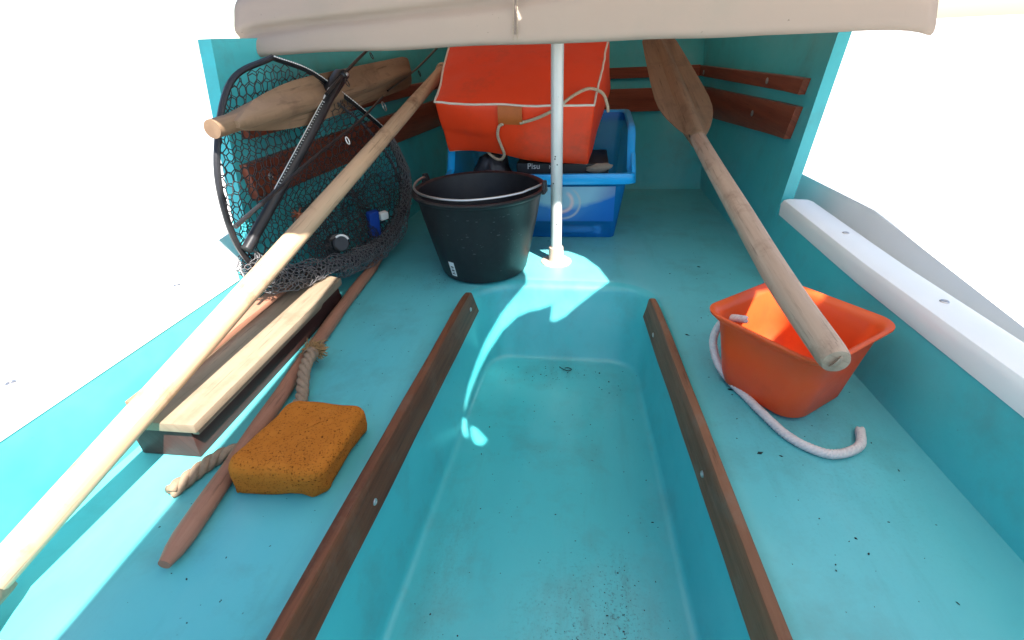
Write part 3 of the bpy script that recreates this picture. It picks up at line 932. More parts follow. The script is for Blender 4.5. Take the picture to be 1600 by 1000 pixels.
# ------------------------------------------------------------------ orange cushion
cu_ = root('buoyancy_cushion', 'thick orange vinyl cushion with cream piping and a cord, leaning on the blue crate', 'cushion', (-.2, 1.6, .26))
F = dict(bl=Vector((-.421, 1.565, .272)), br=Vector((.018, 1.560, .240)), tl=Vector((-.428, 1.490, .428)), tr=Vector((.030, 1.487, .407)))
Bk = dict(tl=Vector((-.452, 1.86, .585)), tr=Vector((.074, 1.86, .572)), bl=Vector((-.44, 1.93, .43)), br=Vector((.095, 1.93, .41)))
bm = bmesh.new()
V = {}
def cpt(u, v, s):   # u across, v depth, s bottom->top
    a = F['bl'].lerp(F['br'], u).lerp(F['tl'].lerp(F['tr'], u), s)
    b_ = Bk['bl'].lerp(Bk['br'], u).lerp(Bk['tl'].lerp(Bk['tr'], u), s)
    p = a.lerp(b_, v)
    # puffiness
    pu = .018 * (u * (1 - u) * 4) * (v * (1 - v) * 4) * (2 * s - 1)
    pf = .010 * (u * (1 - u) * 4) * (s * (1 - s) * 4) * (1 if v < .5 else -1) * abs(2 * v - 1)
    ps = .010 * (v * (1 - v) * 4) * (s * (1 - s) * 4) * (2 * u - 1)
    up_ = Vector((0, -.42, .9)); fr = Vector((0, -.9, -.42)); sd_ = Vector((1, 0, 0))
    p = p + up_ * pu + fr * pf + sd_ * ps
    # sagging lower edge
    if s < .5 and v < .3: p += Vector((0, 0, .010 * math.sin(u * 5 + .6)))
    return p + Vector(noise.noise_vector(p * 8)) * .006 + Vector(noise.noise_vector(p * 23)) * .0022
nu, nv, ns = 28, 22, 10
def patch(fn, na, nb):
    vv = [[bm.verts.new(fn(i / na, j / nb)) for i in range(na + 1)] for j in range(nb + 1)]
    for j in range(nb):
        for i in range(na): bm.faces.new((vv[j][i], vv[j][i + 1], vv[j + 1][i + 1], vv[j + 1][i]))
patch(lambda a, b: cpt(a, b, 1), nu, nv); patch(lambda a, b: cpt(a, b, 0), nu, nv)
patch(lambda a, b: cpt(a, 0, b), nu, ns); patch(lambda a, b: cpt(a, 1, b), nu, ns)
patch(lambda a, b: cpt(0, a, b), nv, ns); patch(lambda a, b: cpt(1, a, b), nv, ns)
bmesh.ops.remove_doubles(bm, verts=list(bm.verts), dist=.0008)
bmesh.ops.recalc_face_normals(bm, faces=bm.faces)
sharp = [e for e in bm.edges if len(e.link_faces) == 2 and e.calc_face_angle() > R(50)]
bmesh.ops.bevel(bm, geom=sharp, offset=.006, segments=3, profile=.5, affect='EDGES', clamp_overlap=True)
link('cover', bm_mesh(bm, ang=0), MAT['cushion'], cu_)
def edge_line(a, b, n=20):
    A_, B_ = Vector(a), Vector(b)
    return [cpt(*(A_.lerp(B_, k / n))) for k in range(n + 1)]
loop = edge_line((0, 0, 1), (1, 0, 1)) + edge_line((1, 0, 1), (1, 1, 1))[1:] + edge_line((1, 1, 1), (0, 1, 1))[1:] + edge_line((0, 1, 1), (0, 0, 1))[1:-1]
cen = cpt(.5, .5, .9)
loop = [p + (p - cen).normalized() * -.001 for p in loop]
link('piping', tube(loop, .0032, 8, closed=True), MAT['piping'], cu_)
loop2 = edge_line((0, 0, 0), (1, 0, 0)) + edge_line((1, 0, 0), (1, 1, 0))[1:] + edge_line((1, 1, 0), (0, 1, 0))[1:] + edge_line((0, 1, 0), (0, 0, 0))[1:-1]
link('piping', tube([p + (p - cen).normalized() * -.0065 for p in loop2], .003, 8, closed=True), MAT['piping'], cu_)
# tab over the cord
fr = Vector((0, -.9, -.42))
rows = []
for j in range(5):
    s = .995 - .27 * j / 4
    rows.append([cpt(.40 + .155 * i / 6, 0, s) + fr * (.004 + .006 * math.sin(j / 4 * 3.1)) for i in range(7)])
link('webbing_tab', grid_mesh(rows, thick=.003), MAT['tab'], cu_)
cord1 = [cpt(.54, 0, .76) + fr * .008, cpt(.62, 0, .80) + fr * .006, cpt(.70, 0, .88) + fr * .008, cpt(.78, .0, 1.0) + fr * .008, cpt(.86, .07, 1) + Vector((0, 0, .008)), cpt(.95, .15, 1) + Vector((0, 0, .012)), cpt(1.02, .14, 1) + Vector((.008, 0, .008)), cpt(1.03, .10, .9) + Vector((.020, 0, 0)), cpt(1.035, .09, .78) + Vector((.022, 0, 0))]
cord2 = [cpt(.43, 0, .74) + fr * .009, cpt(.40, 0, .68) + fr * .008, cpt(.385, 0, .5) + fr * .007, cpt(.40, 0, .28) + fr * .007, cpt(.415, 0, .08) + fr * .008, cpt(.39, 0, -.05) + fr * .010, cpt(.345, 0, -.10) + fr * .004, cpt(.29, 0, -.06) - fr * .01, cpt(.25, .03, .0) - fr * .02]
def twisted(pts, r, pitch, strands=3, sides=6, sub=.0):
    """laid rope: strands wound round the path"""
    bm = bmesh.new()
    P = pts; L = [0]
    for a, b in zip(P, P[1:]): L.append(L[-1] + (b - a).length)
    up = None; fr_ = []
    for i in range(len(P)):
        d = (P[min(i + 1, len(P) - 1)] - P[max(i - 1, 0)]).normalized()
        if up is None: _, s, up = frame(d)
        s = d.cross(up).normalized(); up = s.cross(d).normalized(); fr_.append((s, up.copy()))
    for k in range(strands):
        path = []
        for i in range(len(P)):
            a = 2 * math.pi * (L[i] / pitch + k / strands)
            path.append(P[i] + r * .5 * (math.cos(a) * fr_[i][0] + math.sin(a) * fr_[i][1]))
        tube_into(bm, path, r * .58, sides)
    return bm_mesh(bm, ang=0)
def resample(pts, step):
    P = spline(pts, 12); out = [P[0]]; acc = 0
    for a, b in zip(P, P[1:]):
        seg = (b - a).length
        if seg < 1e-9: continue
        t = step - acc
        while t <= seg:
            out.append(a.lerp(b, t / seg)); t += step
        acc = (acc + seg) % step
    return out
for c_ in (cord1, cord2):
    link('cord', twisted(resample(c_, .003), .0046, .018), MAT['tanrope'], cu_)

# ------------------------------------------------------------------ sponge
sp = Vector((-.435, .52, 0))
bm = bmesh.new()
P = [(-.515, .440, .003), (-.364, .448, .003), (-.352, .606, .003), (-.495, .612, .003), (-.512, .442, .066), (-.350, .436, .064), (-.342, .600, .062), (-.486, .606, .064)]
v = [bm.verts.new(p) for p in P]
for q in ((3, 2, 1, 0), (4, 5, 6, 7), (0, 1, 5, 4), (1, 2, 6, 5), (2, 3, 7, 6), (3, 0, 4, 7)): bm.faces.new([v[i] for i in q])
bmesh.ops.bevel(bm, geom=[e for e in bm.edges if abs(e.verts[0].co.z - e.verts[1].co.z) > .02], offset=.025, segments=5, profile=.5, affect='EDGES')
bmesh.ops.bevel(bm, geom=[e for e in bm.edges if all(x.co.z > .04 for x in e.verts)], offset=.021, segments=5, profile=.5, affect='EDGES')
bmesh.ops.triangulate(bm, faces=[f for f in bm.faces if len(f.verts) > 4])
bmesh.ops.subdivide_edges(bm, edges=list(bm.edges), cuts=4, use_grid_fill=True)
for _ in range(4): bmesh.ops.smooth_vert(bm, verts=list(bm.verts), factor=.5, use_axis_x=True, use_axis_y=True, use_axis_z=True)
for q in bm.verts: q.co += Vector(noise.noise_vector(q.co * 25)) * .003 * min(1, q.co.z / .02 + .2) + Vector(noise.noise_vector(q.co * 190)) * .0005
tag(link('sponge', bm_mesh(bm, ang=0), MAT['sponge'], None, at=sp), 'ochre brown rectangular sponge full of pores on the turquoise floor', 'sponge')

# ------------------------------------------------------------------ plank box at the left
pb = root('wooden_box', 'low wooden box with a pale sunlit plank lid and dark side at the left', 'wooden box', (-.68, .7, 0))
link('lid_board', hexa([(-.742, .20, .064), (-.742, 1.085, .064), (-.640, 1.088, .064), (-.590, .20, .064), (-.742, .20, .082), (-.742, 1.085, .082), (-.590, 1.045, .082), (-.582, .20, .082)][0:0] + [(-.725, .50, .064), (-.588, .50, .064), (-.588, 1.035, .064), (-.725, 1.080, .064), (-.725, .50, .082), (-.586, .50, .082), (-.587, 1.037, .082), (-.725, 1.080, .082)], .003, 2, 0, 0, (0, 1, 0)), MAT['plank'], pb)
link('side_panel', hexa([(-.720, .51, .001), (-.612, .51, .001), (-.612, 1.065, .001), (-.720, 1.072, .001), (-.720, .51, .063), (-.608, .51, .063), (-.608, 1.045, .063), (-.720, 1.070, .063)], .002, 2, 0, 0, (0, 1, 0)), MAT['boxside'], pb)
# splintered edge strip just under the lid
link('edge_strip', hexa([(-.607, .51, .052), (-.595, .51, .052), (-.595, .93, .052), (-.607, .93, .052), (-.607, .51, .0625), (-.593, .51, .0625), (-.593, .945, .0625), (-.607, .945, .0625)], .002, 2, 0, 0, (0, 1, 0)), MAT['plank'], pb)
# red-brown plank lying on the box by the wall
tag(link('loose_plank', beam((-.712, .53, .0885), (-.700, 1.05, .0885), (1, 0, 0), .034, .012, .002), MAT['stick'], None, at=(-.705, .7, .0825)), 'narrow reddish plank on top of the pale box, beside the left wall', 'plank')

# ------------------------------------------------------------------ pole and rope on the floor
sp_ = [(-.609, 1.335, .016), (-.600, 1.22, .0145), (-.589, 1.03, .0145), (-.566, .784, .0145), (-.546, .60, .0145), (-.515, .30, .0145)]
S = resample(sp_, .02)
rad = [.0145 - .003 * (k / len(S) < .06) + .0006 * math.sin(k * .7) for k in range(len(S))]
rad[0] = .010; rad[-1] = .008; rad[-2] = .0125
o = link('wooden_pole', tube(S, rad, 16), MAT['stick'], None, at=(-.57, .8, 0)); tag(o, 'round reddish wooden pole lying on the floor beside the pale box', 'pole')
rp = [(-.542, .795, .034), (-.540, .770, .038), (-.531, .725, .036), (-.521, .690, .024), (-.509, .655, .0125), (-.506, .615, .0115), (-.513, .575, .0115), (-.54, .53, .0115), (-.575, .50, .0115), (-.60, .43, .0115)]
ro = root('rope', 'thick tan laid rope with a frayed end lying over the wooden pole', 'rope', (-.53, .7, 0))
link('laid_strands', twisted(resample(rp, .0035), .0115, .052, 3, 8), MAT['rope'], ro)
bm = bmesh.new(); rnd = random.Random(5)
base = Vector((-.541, .778, .038))
for _ in range(260):
    d = Vector((rnd.gauss(.25, .5), rnd.gauss(.55, .5), rnd.gauss(.15, .45))).normalized()
    p0 = base + Vector((rnd.gauss(0, .006), rnd.gauss(0, .006), rnd.gauss(0, .005)))
    L = rnd.uniform(.012, .026)
    c = Vector(noise.noise_vector(d * 4)) * .010
    tube_into(bm, [p0, p0 + d * L * .5 + c * .6, p0 + d * L + c + Vector((0, 0, -.003))], [.0013, .0011, .0007], 4)
for v in bm.verts: v.co.z = max(v.co.z, .002)
link('frayed_end', bm_mesh(bm, ang=0), plain('frayed_fibre', (.30, .17, .065), .9, .4, 150), ro, kind='stuff')
# whipping round the rope below the fray
bm = bmesh.new()
for k in range(4): lathe_into(bm, [(.0125, -.0015), (.0142, 0), (.0125, .0015)], Vector((-.5405, .772 - k * .003, .0375)), (.04, -1, .05), 16)
link('whipping', bm_mesh(bm), MAT['rope'], ro)

# ------------------------------------------------------------------ oars
def oar_shaft(name, pts, rads, m, parent):
    return link(name, tube(spline(pts, 6), np.interp(np.linspace(0, 1, (len(pts) - 1) * 6 + 1), np.linspace(0, 1, len(rads)), rads).tolist(), 20), m, parent)
def blade_mesh(tip, neck, side, w_tip, w_mid, th, nrm):
    """spoonless oar blade from neck to tip with a raised spine; outline swells from the neck"""
    tip, neck = Vector(tip), Vector(neck); d = tip - neck; L = d.length; d.normalize()
    s = Vector(side); s = (s - d * s.dot(d)).normalized(); n = Vector(nrm); n = (n - d * n.dot(d)); n = (n - s * n.dot(s)).normalized()
    rows = []
    prof_t = [0, .01, .03, .06, .10, .15, .20, .26, .34, .45, .6, .8, .95, .985, 1]
    for t in prof_t:
        wd = w_mid * math.sin(min(1, t / .34 + .04) * math.pi / 2) ** .75 if t < .34 else w_mid + (w_tip - w_mid) * ((t - .34) / .66) ** 1.3
        if t > .95: wd *= 1 - .5 * ((t - .95) / .05) ** 2 * .4
        sp_r = .021 * (1 - t) ** .35 + .003
        sec = []
        for q in (-1, -.96, -.75, -.5, -.32, -.16, 0, .16, .32, .5, .75, .96, 1):
            x = q * wd
            spine = max(0, 1 - (abs(x) / max(sp_r, .004)) ** 2) ** .5 * sp_r * .9 if abs(x) < sp_r else 0
            h = th * (1 - .75 * abs(q) ** 3) + spine
            sec.append((x, h))
        ring_ = [neck + d * t * L + s * x + n * h for x, h in sec] + [neck + d * t * L + s * x - n * h for x, h in reversed(sec)]
        rows.append(ring_)
    bm = bmesh.new(); bm.from_mesh(grid_mesh(rows, close_u=True))
    bmesh.ops.holes_fill(bm, edges=[e for e in bm.edges if e.is_boundary], sides=0)
    bmesh.ops.remove_doubles(bm, verts=list(bm.verts), dist=.0004)
    set_uv(bm, d, s, n)
    return bm_mesh(bm, ang=40)

oa = root('oar', 'wooden oar along the right side, blade forward, over the orange tub', 'oar', (.33, 1.2, .1))
oar_shaft('shaft', [(.344, .588, .1895), (.343, .60, .191), (.336, .78, .209), (.330, 1.02, .245), (.322, 1.51, .318), (.305, 1.80, .410)], [.013, .0205, .0225, .0225, .0205, .016], MAT['oar_grey'], oa)
link('blade', blade_mesh((.272, 2.20, .562), (.322, 1.49, .312), (1, .08, 0), .060, .084, .005, (0, -.35, 1)), MAT['blade'], oa)

ol = root('oar', 'pale wooden oar shaft slanting in front of the landing net', 'oar', (-.53, 1.1, .2))
def spine_line(tip, neck, side, nrm_, off, t1, parent):
    tip, neck = Vector(tip), Vector(neck); d = (tip - neck); L = d.length; d.normalize()
    s = Vector(side); s = (s - d * s.dot(d)).normalized(); n = Vector(nrm_); n = (n - d * n.dot(d)); n = (n - s * n.dot(s)).normalized()
    pts = [neck + d * L * t + s * (off * (1 - t) ** .35 + .002 * math.sin(9 * t)) + n * .0052 for t in np.linspace(.01, t1, 14)]
    return link('spine_shade_line', tube(pts, .0013, 5), MAT['darkstuff'], parent)  # dark line drawn in as the shade beside the spine
spine_line((.272, 2.20, .562), (.322, 1.49, .312), (1, .08, 0), (0, -.35, 1), -.023, .66, oa)
oar_shaft('shaft', [(-.684, .25, .045), (-.640, .59, .142), (-.600, .85, .222), (-.545, 1.21, .333), (-.484, 1.605, .456), (-.464, 1.74, .497)], [.020, .0215, .0215, .0205, .0180, .0177], MAT['oar'], ol)
link('blade', blade_mesh((-.69, -.44, .012), (-.681, .27, .048), (1, .05, 0), .055, .068, .005, (0, 0, 1)), MAT['blade'], ol)
bm = bmesh.new(); lathe_into(bm, [(0, -.01), (.0225, -.008), (.0235, 0), (.0225, .008), (0, .01)], (-.4625, 1.75, .500), (.15, .95, .29), 20)
set_uv(bm, Vector((0, 1, 0)), Vector((0, 0, 1)), Vector((1, 0, 0)))
link('grip_end', bm_mesh(bm), MAT['oar'], ol)

pd = root('paddle', 'varnished wooden paddle blade wedged against the left wall battens behind the net', 'paddle', (-.61, 1.4, .45))
link('blade', blade_mesh((-.605, 1.84, .497), (-.664, .90, .463), (0, -.03, 1), .048, .050, .005, (1, .1, 0)), MAT['blade'], pd)
oar_shaft('shaft', [(-.652, 1.10, .470), (-.660, .97, .466), (-.668, .86, .461)], [.016, .017, .017], MAT['blade'], pd)

# ------------------------------------------------------------------ landing net
ln = root('landing_net', 'black landing net with hexagonal mesh and dark folding arms at the left', 'landing net', (-.62, 1.15, .1))
HO = [Vector(p) for p in [(-.670, 1.116, .567), (-.647, 1.213, .536), (-.626, 1.296, .487), (-.598, 1.401, .412), (-.574, 1.483, .338), (-.559, 1.514, .246), (-.557, 1.495, .170), (-.569, 1.406, .094), (-.591, 1.287, .067), (-.622, 1.141, .082), (-.658, .986, .120), (-.676, .907, .147), (-.688, .86, .21), (-.692, .85, .30), (-.692, .88, .41), (-.688, .98, .53)]]
nrm = Vector((.976, -.202, .086)).normalized()      # towards the camera side
e1 = Vector((0, 1, 0)); e1 = (e1 - nrm * e1.dot(nrm)).normalized(); e2 = nrm.cross(e1)
O = sum(HO, Vector()) / len(HO)
loopc = spline(HO + [HO[0]], 8)[:-1]
link('hoop', tube(loopc[0:len(loopc)], .0062, 8, closed=True), MAT['darkmetal'], ln)
# pale stitches on the two upper arms
bm = bmesh.new()
arm = loopc[0:36]
for k in range(0, len(arm) - 1):
    a, b_ = arm[k], arm[k + 1]
    for j in range(2):
        p, q = a.lerp(b_, j / 2 + .05), a.lerp(b_, j / 2 + .36)
        tube_into(bm, [p + nrm * .0062 + e2 * .002, q + nrm * .0062 + e2 * .002], .0013, 5)
link('stitching', bm_mesh(bm), MAT['white'], ln, kind='stuff')
st_ = spline([(-.655, 1.215, .512), (-.628, 1.315, .445), (-.603, 1.41, .366), (-.580, 1.48, .263), (-.568, 1.50, .166)], 6)
link('net_band', tube(st_, .006, 6, squash=.35), MAT['netstrap'], ln)
# net bag
poly2 = [((p - O).dot(e1), (p - O).dot(e2)) for p in loopc]
def edge_dist(a):
    d = (math.cos(a), math.sin(a)); best = .1
    for i in range(len(poly2)):
        (x1, y1), (x2, y2) = poly2[i - 1], poly2[i]
        det = d[0] * (y1 - y2) - d[1] * (x1 - x2)   # solve t*d = p1 + s*(p2-p1)
        ex, ey = x2 - x1, y2 - y1
        den = d[0] * ey - d[1] * ex
        if abs(den) < 1e-9: continue
        t = (x1 * ey - y1 * ex) / den; s = (x1 * d[1] - y1 * d[0]) / den
        if t > 0 and -1e-6 <= s <= 1 + 1e-6: best = max(best if best != .1 else 0, t)
    return best
TAB = [edge_dist(2 * math.pi * k / 180) for k in range(180)]
def rho(x, y):
    a = math.atan2(y, x) % (2 * math.pi); f = a / (2 * math.pi) * 180
    i = int(f) % 180; t = f - int(f)
    return math.hypot(x, y) / (TAB[i] * (1 - t) + TAB[(i + 1) % 180] * t)
def hex_edges(x0, x1, y0, y1, c):
    """edges of a honeycomb with cell width c"""
    r = c / math.sqrt(3); out = []
    ny = int((y1 - y0) / (1.5 * r)) + 1; nx = int((x1 - x0) / c) + 1
    for j in range(ny):
        for i in range(nx):
            cx_, cy_ = x0 + i * c + (j % 2) * c / 2, y0 + j * 1.5 * r
            v = [(cx_ + r * math.sin(math.pi / 3 * k), cy_ + r * math.cos(math.pi / 3 * k)) for k in range(4)]
            out += [(v[0], v[1]), (v[1], v[2]), (v[2], v[3])]
    return out
def safe(p, pad=.006):
    """keep the net inside the hull"""
    p.x = max(p.x, wl(p.y) + pad + .018 * (p.z > .27))
    p.z = max(p.z, .004)
    if p.y < 1.09 and p.x < -.58 and p.z < .12: p.z = max(p.z, .088)
    return p
def net_layer(name, cell, rad, depth, wobble, m, seed, region=None, lim=1.0, crumple=14, parent=ln):
    bm = bmesh.new(); off = Vector((seed * 3.1, seed * 1.7, seed))
    def P(q):
        x, y = q
        jx = noise.noise(Vector((x * 60, y * 60, seed))) * cell * .22; jy = noise.noise(Vector((x * 60, y * 60, seed + 9))) * cell * .22
        r = min(1, rho(x, y))
        p = O + e1 * (x + jx) + e2 * (y + jy) - nrm * depth * (1 - r * r)
        fall = 1 - r ** 4
        p += Vector(noise.noise_vector(p * crumple + off)) * wobble * fall
        return safe(p)
    for a, b_ in hex_edges(-.42, .42, -.34, .34, cell):
        if rho(*a) > lim or rho(*b_) > lim: continue
        if region and not (region(*a) and region(*b_)): continue
        tube_into(bm, [P(a), P(b_)], rad, 3, cap=False)
    return link(name, bm_mesh(bm, ang=0), m, parent, kind='stuff')
net_layer('net_mesh', .0250, .0013, .028, .006, MAT['net'], 1)
net_layer('net_mesh', .0215, .0013, .06, .018, MAT['net'], 2, lim=.97, crumple=9)
net_layer('net_mesh', .0125, .0012, .045, .030, MAT['net'], 3, region=lambda x, y: y < .0 - .25 * abs(x - .04) and x > -.12 and noise.noise(Vector((x * 9, y * 9, 4))) > -.25, lim=.96, crumple=20)
net_layer('net_mesh', .010, .0011, .03, .045, MAT['net'], 6, region=lambda x, y: y < -.06 and abs(x - .02) < .14, lim=.92, crumple=24)
# gathered net rolled along the lower rim
gl = spline(HO[4:13], 14)
def gathered(name, cell, rad, R0, m, seed, squash=1.0, drop=0.0):
    bm = bmesh.new()
    L = [0]
    for a, b_ in zip(gl, gl[1:]): L.append(L[-1] + (b_ - a).length)
    tot = L[-1]; per = .20
    def P(q):
        u, v = q
        u = max(0, min(tot - 1e-4, u))
        i = int(np.searchsorted(L, u)) - 1; i = max(0, min(len(gl) - 2, i))
        c = gl[i].lerp(gl[i + 1], (u - L[i]) / (L[i + 1] - L[i])); d = (gl[i + 1] - gl[i]).normalized()
        a = 2 * math.pi * v / per + noise.noise(Vector((u * 25, seed, v * 20))) * .7
        s = d.cross(nrm).normalized(); t_ = u / tot
        env = .35 + .65 * min(1, t_ * 3.2)
        rr_ = R0 * env * (1 + .35 * noise.noise(Vector((u * 22, v * 40, seed))))
        p = c + rr_ * (math.cos(a) * nrm + squash * math.sin(a) * s) + Vector((0, 0, -drop * env)) 
        return safe(p)
    for a, b_ in hex_edges(0, tot, 0, per, cell):
        a2, b2 = (a[0], a[1]), (b_[0], b_[1])
        tube_into(bm, [P(a2), P(b2)], rad, 3, cap=False)
    return link(name, bm_mesh(bm, ang=0), m, ln, kind='stuff')
gathered('gathered_net', .0165, .0011, .023, MAT['net_pale'], 1)
gathered('gathered_net', .0155, .0011, .025, MAT['net_pale'], 5, 1.1, .012)
gathered('gathered_net', .0105, .0011, .012, MAT['net'], 8, 1.2, .006)
# joint, handle with scale
link('arm_joint', beam((-.628, 1.245, .478), (-.606, 1.305, .522), nrm, .026, .030, .005), MAT['darkmetal'], ln)
Hh = [Vector((-.606, 1.292, .516)), Vector((-.630, 1.119, .402)), Vector((-.655, .957, .299)), Vector((-.672, .85, .231))]
link('handle', tube(Hh, [.0115, .0115, .0115, .0115], 14), MAT['darkmetal'], ln)
link('knob', lathe([(0, .012), (.010, .011), (.013, .006), (.013, -.006), (0, -.007)], (-.600, 1.298, .520), nrm, 16), MAT['darkmetal'], ln)
screw_head(Vector((-.600, 1.298, .520)) + nrm * .0125, nrm, .005, bpy.data.objects['knob'])
bm = bmesh.new()
hd = (Hh[2] - Hh[0]).normalized(); vdir = (Vector((0, 0, CAM_H)) - Hh[1]).normalized(); vdir = (vdir - hd * vdir.dot(hd)).normalized(); hs = hd.cross(vdir).normalized()
pos = Vector(Hh[0]) + hd * .055
Lh = (Hh[2] - pos).length
sidev = (vdir * .55 + hs * .83); sidev.normalize()
if sidev.z < 0: sidev = (vdir * .55 - hs * .83).normalized()
c0 = pos + sidev * .0118
box_into(bm, c0 + hd * .02, hd * .02, sidev.cross(hd) * .0026, sidev * .0004)
box_into(bm, c0 + hd * (.045 + Lh * .4), hd * Lh * .4, sidev.cross(hd) * .0010, sidev * .0004)
sv2 = (sidev * .72 + vdir * .7).normalized(); c2 = pos + sv2 * .0118
for k in range(34):
    box_into(bm, c2 + hd * (.05 + k * .0085), hd * .0006, sv2.cross(hd) * (.0012 if k % 5 else .0022), sv2 * .0004)
link('scale_marks', bm_mesh(bm, sm=False), MAT['white'], ln, kind='stuff')

# ------------------------------------------------------------------ fishing rods behind the net
def rod(label, pts, r0_, r1_, rings_, grp):
    t = root('fishing_rod', label, 'fishing rod', pts[0], grp)
    S_ = spline(pts, 6); n = len(S_)
    link('blank', tube(S_, [r0_ + (r1_ - r0_) * k / (n - 1) for k in range(n)], 8), MAT['darkmetal'], t)
    d = (Vector(pts[-1]) - Vector(pts[0])).normalized()
    for (f, rr_, m) in rings_:
        c = S_[int(f * (n - 1))]
        nn = Vector((.85, -.5, .15))
        c = c + Vector((.012, 0, -rr_ - .004))
        lp = []
        D, s, u = frame(d * .6 + nn)
        link('line_guide', tube([c + rr_ * (math.cos(a) * s + math.sin(a) * u) for a in [k * math.pi / 9 for k in range(18)]], .0014, 6, closed=True), MAT[m], t)
    return t
rod('thin grey fishing rod with a pale ring, slanting across the left wall battens', [(-.60, .75, .315), (-.598, 1.08, .37), (-.592, 1.33, .408), (-.585, 1.50, .45)], .0042, .0030, [(.97, .013, 'steel'), (.52, .009, 'white')], 'fishing rods behind the landing net')
rod('thin black fishing rod rising steeply above the paddle blade', [(-.606, 1.20, .485), (-.590, 1.36, .545), (-.575, 1.50, .59)], .0045, .0035, [(.28, .009, 'darkmetal'), (.8, .008, 'darkmetal')], 'fishing rods behind the landing net')
rod('thin black fishing rod beside the orange cushion, above the battens', [(-.612, 1.62, .455), (-.60, 1.90, .50), (-.585, 2.16, .56)], .0030, .0045, [(.55, .010, 'darkmetal')], 'fishing rods behind the landing net')

# small things behind and in the net
tb2 = root('tube_bottle', 'small flat blue bottle with a white cap lying in the landing net', 'bottle', (-.60, 1.31, .13))
bx = Vector((-.60, 1.308, .128)); ax = Vector((.12, -.10, .95)).normalized(); sx = Vector((.55, .8, 0)); sx = (sx - ax * sx.dot(ax)).normalized(); nx_ = ax.cross(sx)
def obox(c, a, s, n, la, ls, ln_): 
    P = []
    for k in (-1, 1):
        for i, j in ((-1, -1), (1, -1), (1, 1), (-1, 1)): P.append(c + a * k * la + s * i * ls + n * j * ln_)
    return P
link('body', hexa(obox(bx, ax, sx, nx_, .040, .017, .010), .005), MAT['bluecap'], tb2)
link('cap', hexa(obox(bx + sx * .036 + ax * .016, sx, ax, nx_, .013, .011, .009), .003), MAT['white'], tb2)
lu = root('fishing_lure', 'rusty orange fishing lure caught in the net mesh', 'lure', (-.650, 1.02, .25))
bm = bmesh.new(); rnd = random.Random(11)
for _ in range(14):
    d = Vector((rnd.gauss(0, 1), rnd.gauss(0, 1), rnd.gauss(0, 1))).normalized(); p = Vector((-.645, 1.02, .248)) + d * .004
    tube_into(bm, [p, p + d * .008 + Vector((0, 0, .002)), p + d * .015], [.0018, .0014, .0005], 5)
lathe_into(bm, [(0, -.010), (.006, -.004), (.006, .004), (0, .010)], (-.645, 1.02, .248), (.2, .7, .5), 10)
link('body', bm_mesh(bm), MAT['rust'], lu)
rl = root('fishing_reel', 'black fishing reel with a pale spool edge low inside the landing net', 'reel', (-.635, 1.14, .12))
ra = Vector((.75, -.62, .25))
link('spool', lathe([(0, .016), (.018, .016), (.022, .013), (.016, .010), (.016, -.008), (.024, -.010), (.024, -.014), (0, -.014)], (-.622, 1.13, .137), ra, 28), MAT['darkmetal'], rl)
D, s_, u_ = frame(ra)
cpos = Vector((-.622, 1.13, .137)) + D * .0165
link('spool_edge', tube([cpos + .0205 * (math.cos(a) * s_ + math.sin(a) * u_) for a in [R(60) + k * .2 for k in range(10)]], .0028, 8), MAT['white'], rl)
link('body', hexa([(-.665, 1.12, .10), (-.635, 1.12, .10), (-.635, 1.18, .10), (-.665, 1.18, .10), (-.660, 1.12, .15), (-.638, 1.12, .15), (-.638, 1.17, .15), (-.660, 1.17, .15)], .008, 3), MAT['darkmetal'], rl)

# ------------------------------------------------------------------ orange tub and white rope
TC = Vector((.372, .775, 0))
tub = root('tub', 'orange plastic tub with a flared rim standing at the right side of the boat', 'tub', TC)
def tub_ring(hw, hd_, r, z):
    rot = Matrix.Rotation(R(38), 3, 'Z')
    pts = rtrap([(-hw, -hd_, 0), (hw, -hd_, 0), (hw, hd_, 0), (-hw, hd_, 0)], [r] * 4, 9, 10)
    return [TC + rot @ p + Vector((0, 0, z)) for p in pts]
pr = [(.060, .060, .030, .002), (.074, .074, .035, .003), (.080, .080, .037, .010), (.090, .090, .036, .085), (.097, .097, .035, .134), (.103, .103, .036, .139), (.110, .110, .036, .148), (.1105, .1105, .036, .152), (.107, .107, .036, .1535), (.098, .098, .034, .146), (.094, .094, .033, .138), (.086, .086, .033, .08), (.077, .077, .033, .013), (.060, .060, .028, .008)]
bm = bmesh.new(); bm.from_mesh(grid_mesh([tub_ring(*p) for p in pr], close_u=True)); bmesh.ops.holes_fill(bm, edges=[e for e in bm.edges if e.is_boundary], sides=0)
link('body', bm_mesh(bm, ang=75), MAT['tub'], tub)
rp2 = [(.300, .802, .126), (.276, .822, .116), (.262, .828, .090), (.258, .822, .060), (.268, .800, .028), (.285, .770, .012), (.302, .735, .0075), (.318, .69, .0072), (.345, .63, .0072), (.39, .60, .0072), (.44, .62, .0072), (.46, .66, .0072)]
tag(link('braided_rope', twisted(resample(rp2, .002), .0072, .022, 4, 6), MAT['ropepale'], None, at=(.30, .75, 0)), 'pale braided rope hanging from the orange tub down to the floor', 'rope')

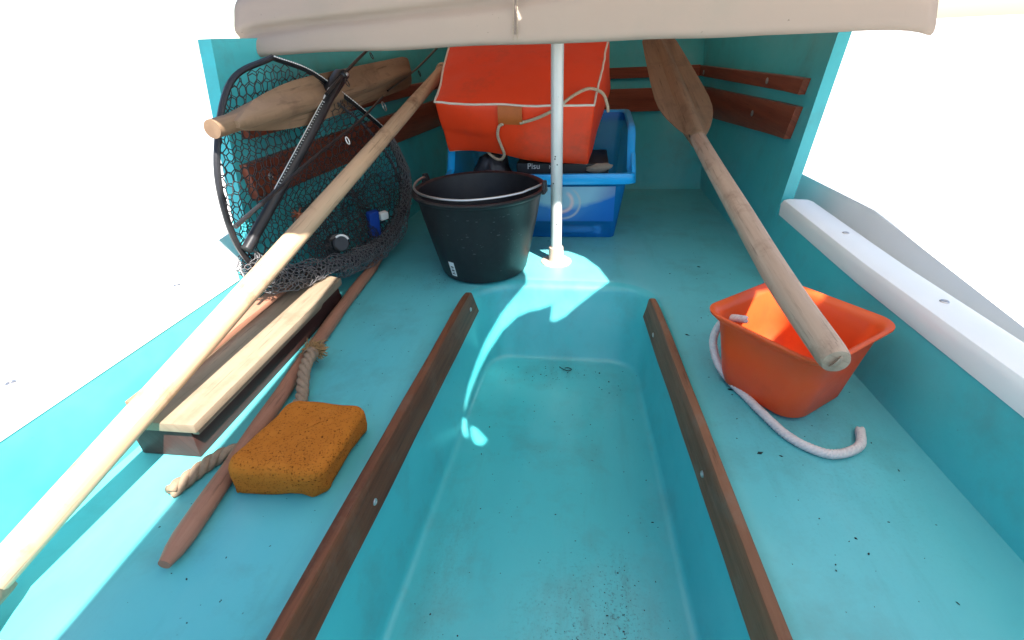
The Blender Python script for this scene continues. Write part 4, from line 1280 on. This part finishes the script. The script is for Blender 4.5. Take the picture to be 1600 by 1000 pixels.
# ------------------------------------------------------------------ dirt on the floor
bm = bmesh.new(); rnd = random.Random(21)
def flake(p, s, el=1):
    s *= .8
    ph = rnd.uniform(0, 6.28); n = rnd.choice((4, 5, 6))
    top = []
    for k in range(n):
        a = 2 * math.pi * k / n
        x = s * el * math.cos(a) * rnd.uniform(.7, 1.2); y = s * math.sin(a) * rnd.uniform(.7, 1.2)
        top.append((p[0] + x * math.cos(ph) - y * math.sin(ph), p[1] + x * math.sin(ph) + y * math.cos(ph)))
    a = [bm.verts.new((x, y, p[2] + .0004)) for x, y in top]
    c = bm.verts.new((p[0], p[1], p[2] + .0004 + s * .5))
    for k in range(n): bm.faces.new((a[k], a[(k + 1) % n], c))
def fz(x, y): return floor_z(x, y)
def drop(n, fx, fy, smin, smax, well, elmax=2.2):
    for _ in range(n):
        x, y = fx(), fy()
        if well:
            l = -.272 - .066 * (1.222 - y) / 1.572 + .085; r_ = .186 + .066 * (1.212 - y) / 1.562 - .085
            l -= .048; r_ += .048
            if not (l < x < r_ and y < 1.08): continue
            z = fz(x, y)
        else:
            l = -.272 - .066 * (1.222 - y) / 1.572 - .05; r_ = .186 + .066 * (1.212 - y) / 1.562 + .05
            if l < x < r_ and y < 1.27: continue
            if not (wl(y) + .03 < x < wr(y) - .03): continue
            z = 0
        flake((x, y, z), rnd.uniform(smin, smax) * (1 if rnd.random() < .85 else 1.8), rnd.uniform(1, elmax))
U = rnd.uniform; G = rnd.gauss
drop(150, lambda: U(-.25, .16), lambda: U(.3, 1.1), .0005, .0012, True)
drop(260, lambda: G(.045, .05), lambda: G(.36, .06), .0004, .0011, True)
drop(110, lambda: G(.075, .010), lambda: U(.30, .52), .0005, .0013, True)
drop(60, lambda: U(-.2, .12), lambda: G(1.05, .03), .0008, .0018, True)
drop(140, lambda: U(-.60, -.28), lambda: U(.2, 1.3), .0005, .0013, False)
drop(120, lambda: U(.2, .5), lambda: U(.35, 1.3), .0006, .0016, False)
drop(60, lambda: G(-.38, .05), lambda: G(1.22, .06), .0005, .0012, False)
drop(60, lambda: U(-.2, .45), lambda: U(1.3, 2.0), .0005, .0015, False)
for x, y in ((.335, 1.32), (.24, .95), (.285, .76), (.29, .60)): flake((x, y, 0), .0045, 1.8)
link('dirt_specks', bm_mesh(bm, sm=False), MAT['dirt'], None, kind='stuff')
bm = bmesh.new()
tube_into(bm, spline([(-.045, 1.085, -.197), (-.035, 1.075, -.1965), (-.02, 1.068, -.197), (-.012, 1.075, -.196), (-.022, 1.082, -.1965), (-.03, 1.079, -.196)], 5), .0011, 5)
tag(link('twig', bm_mesh(bm), MAT['dirt'], None, at=(-.03, 1.08, -.197)), 'tiny curled dark twig at the far end of the footwell floor', 'twig')
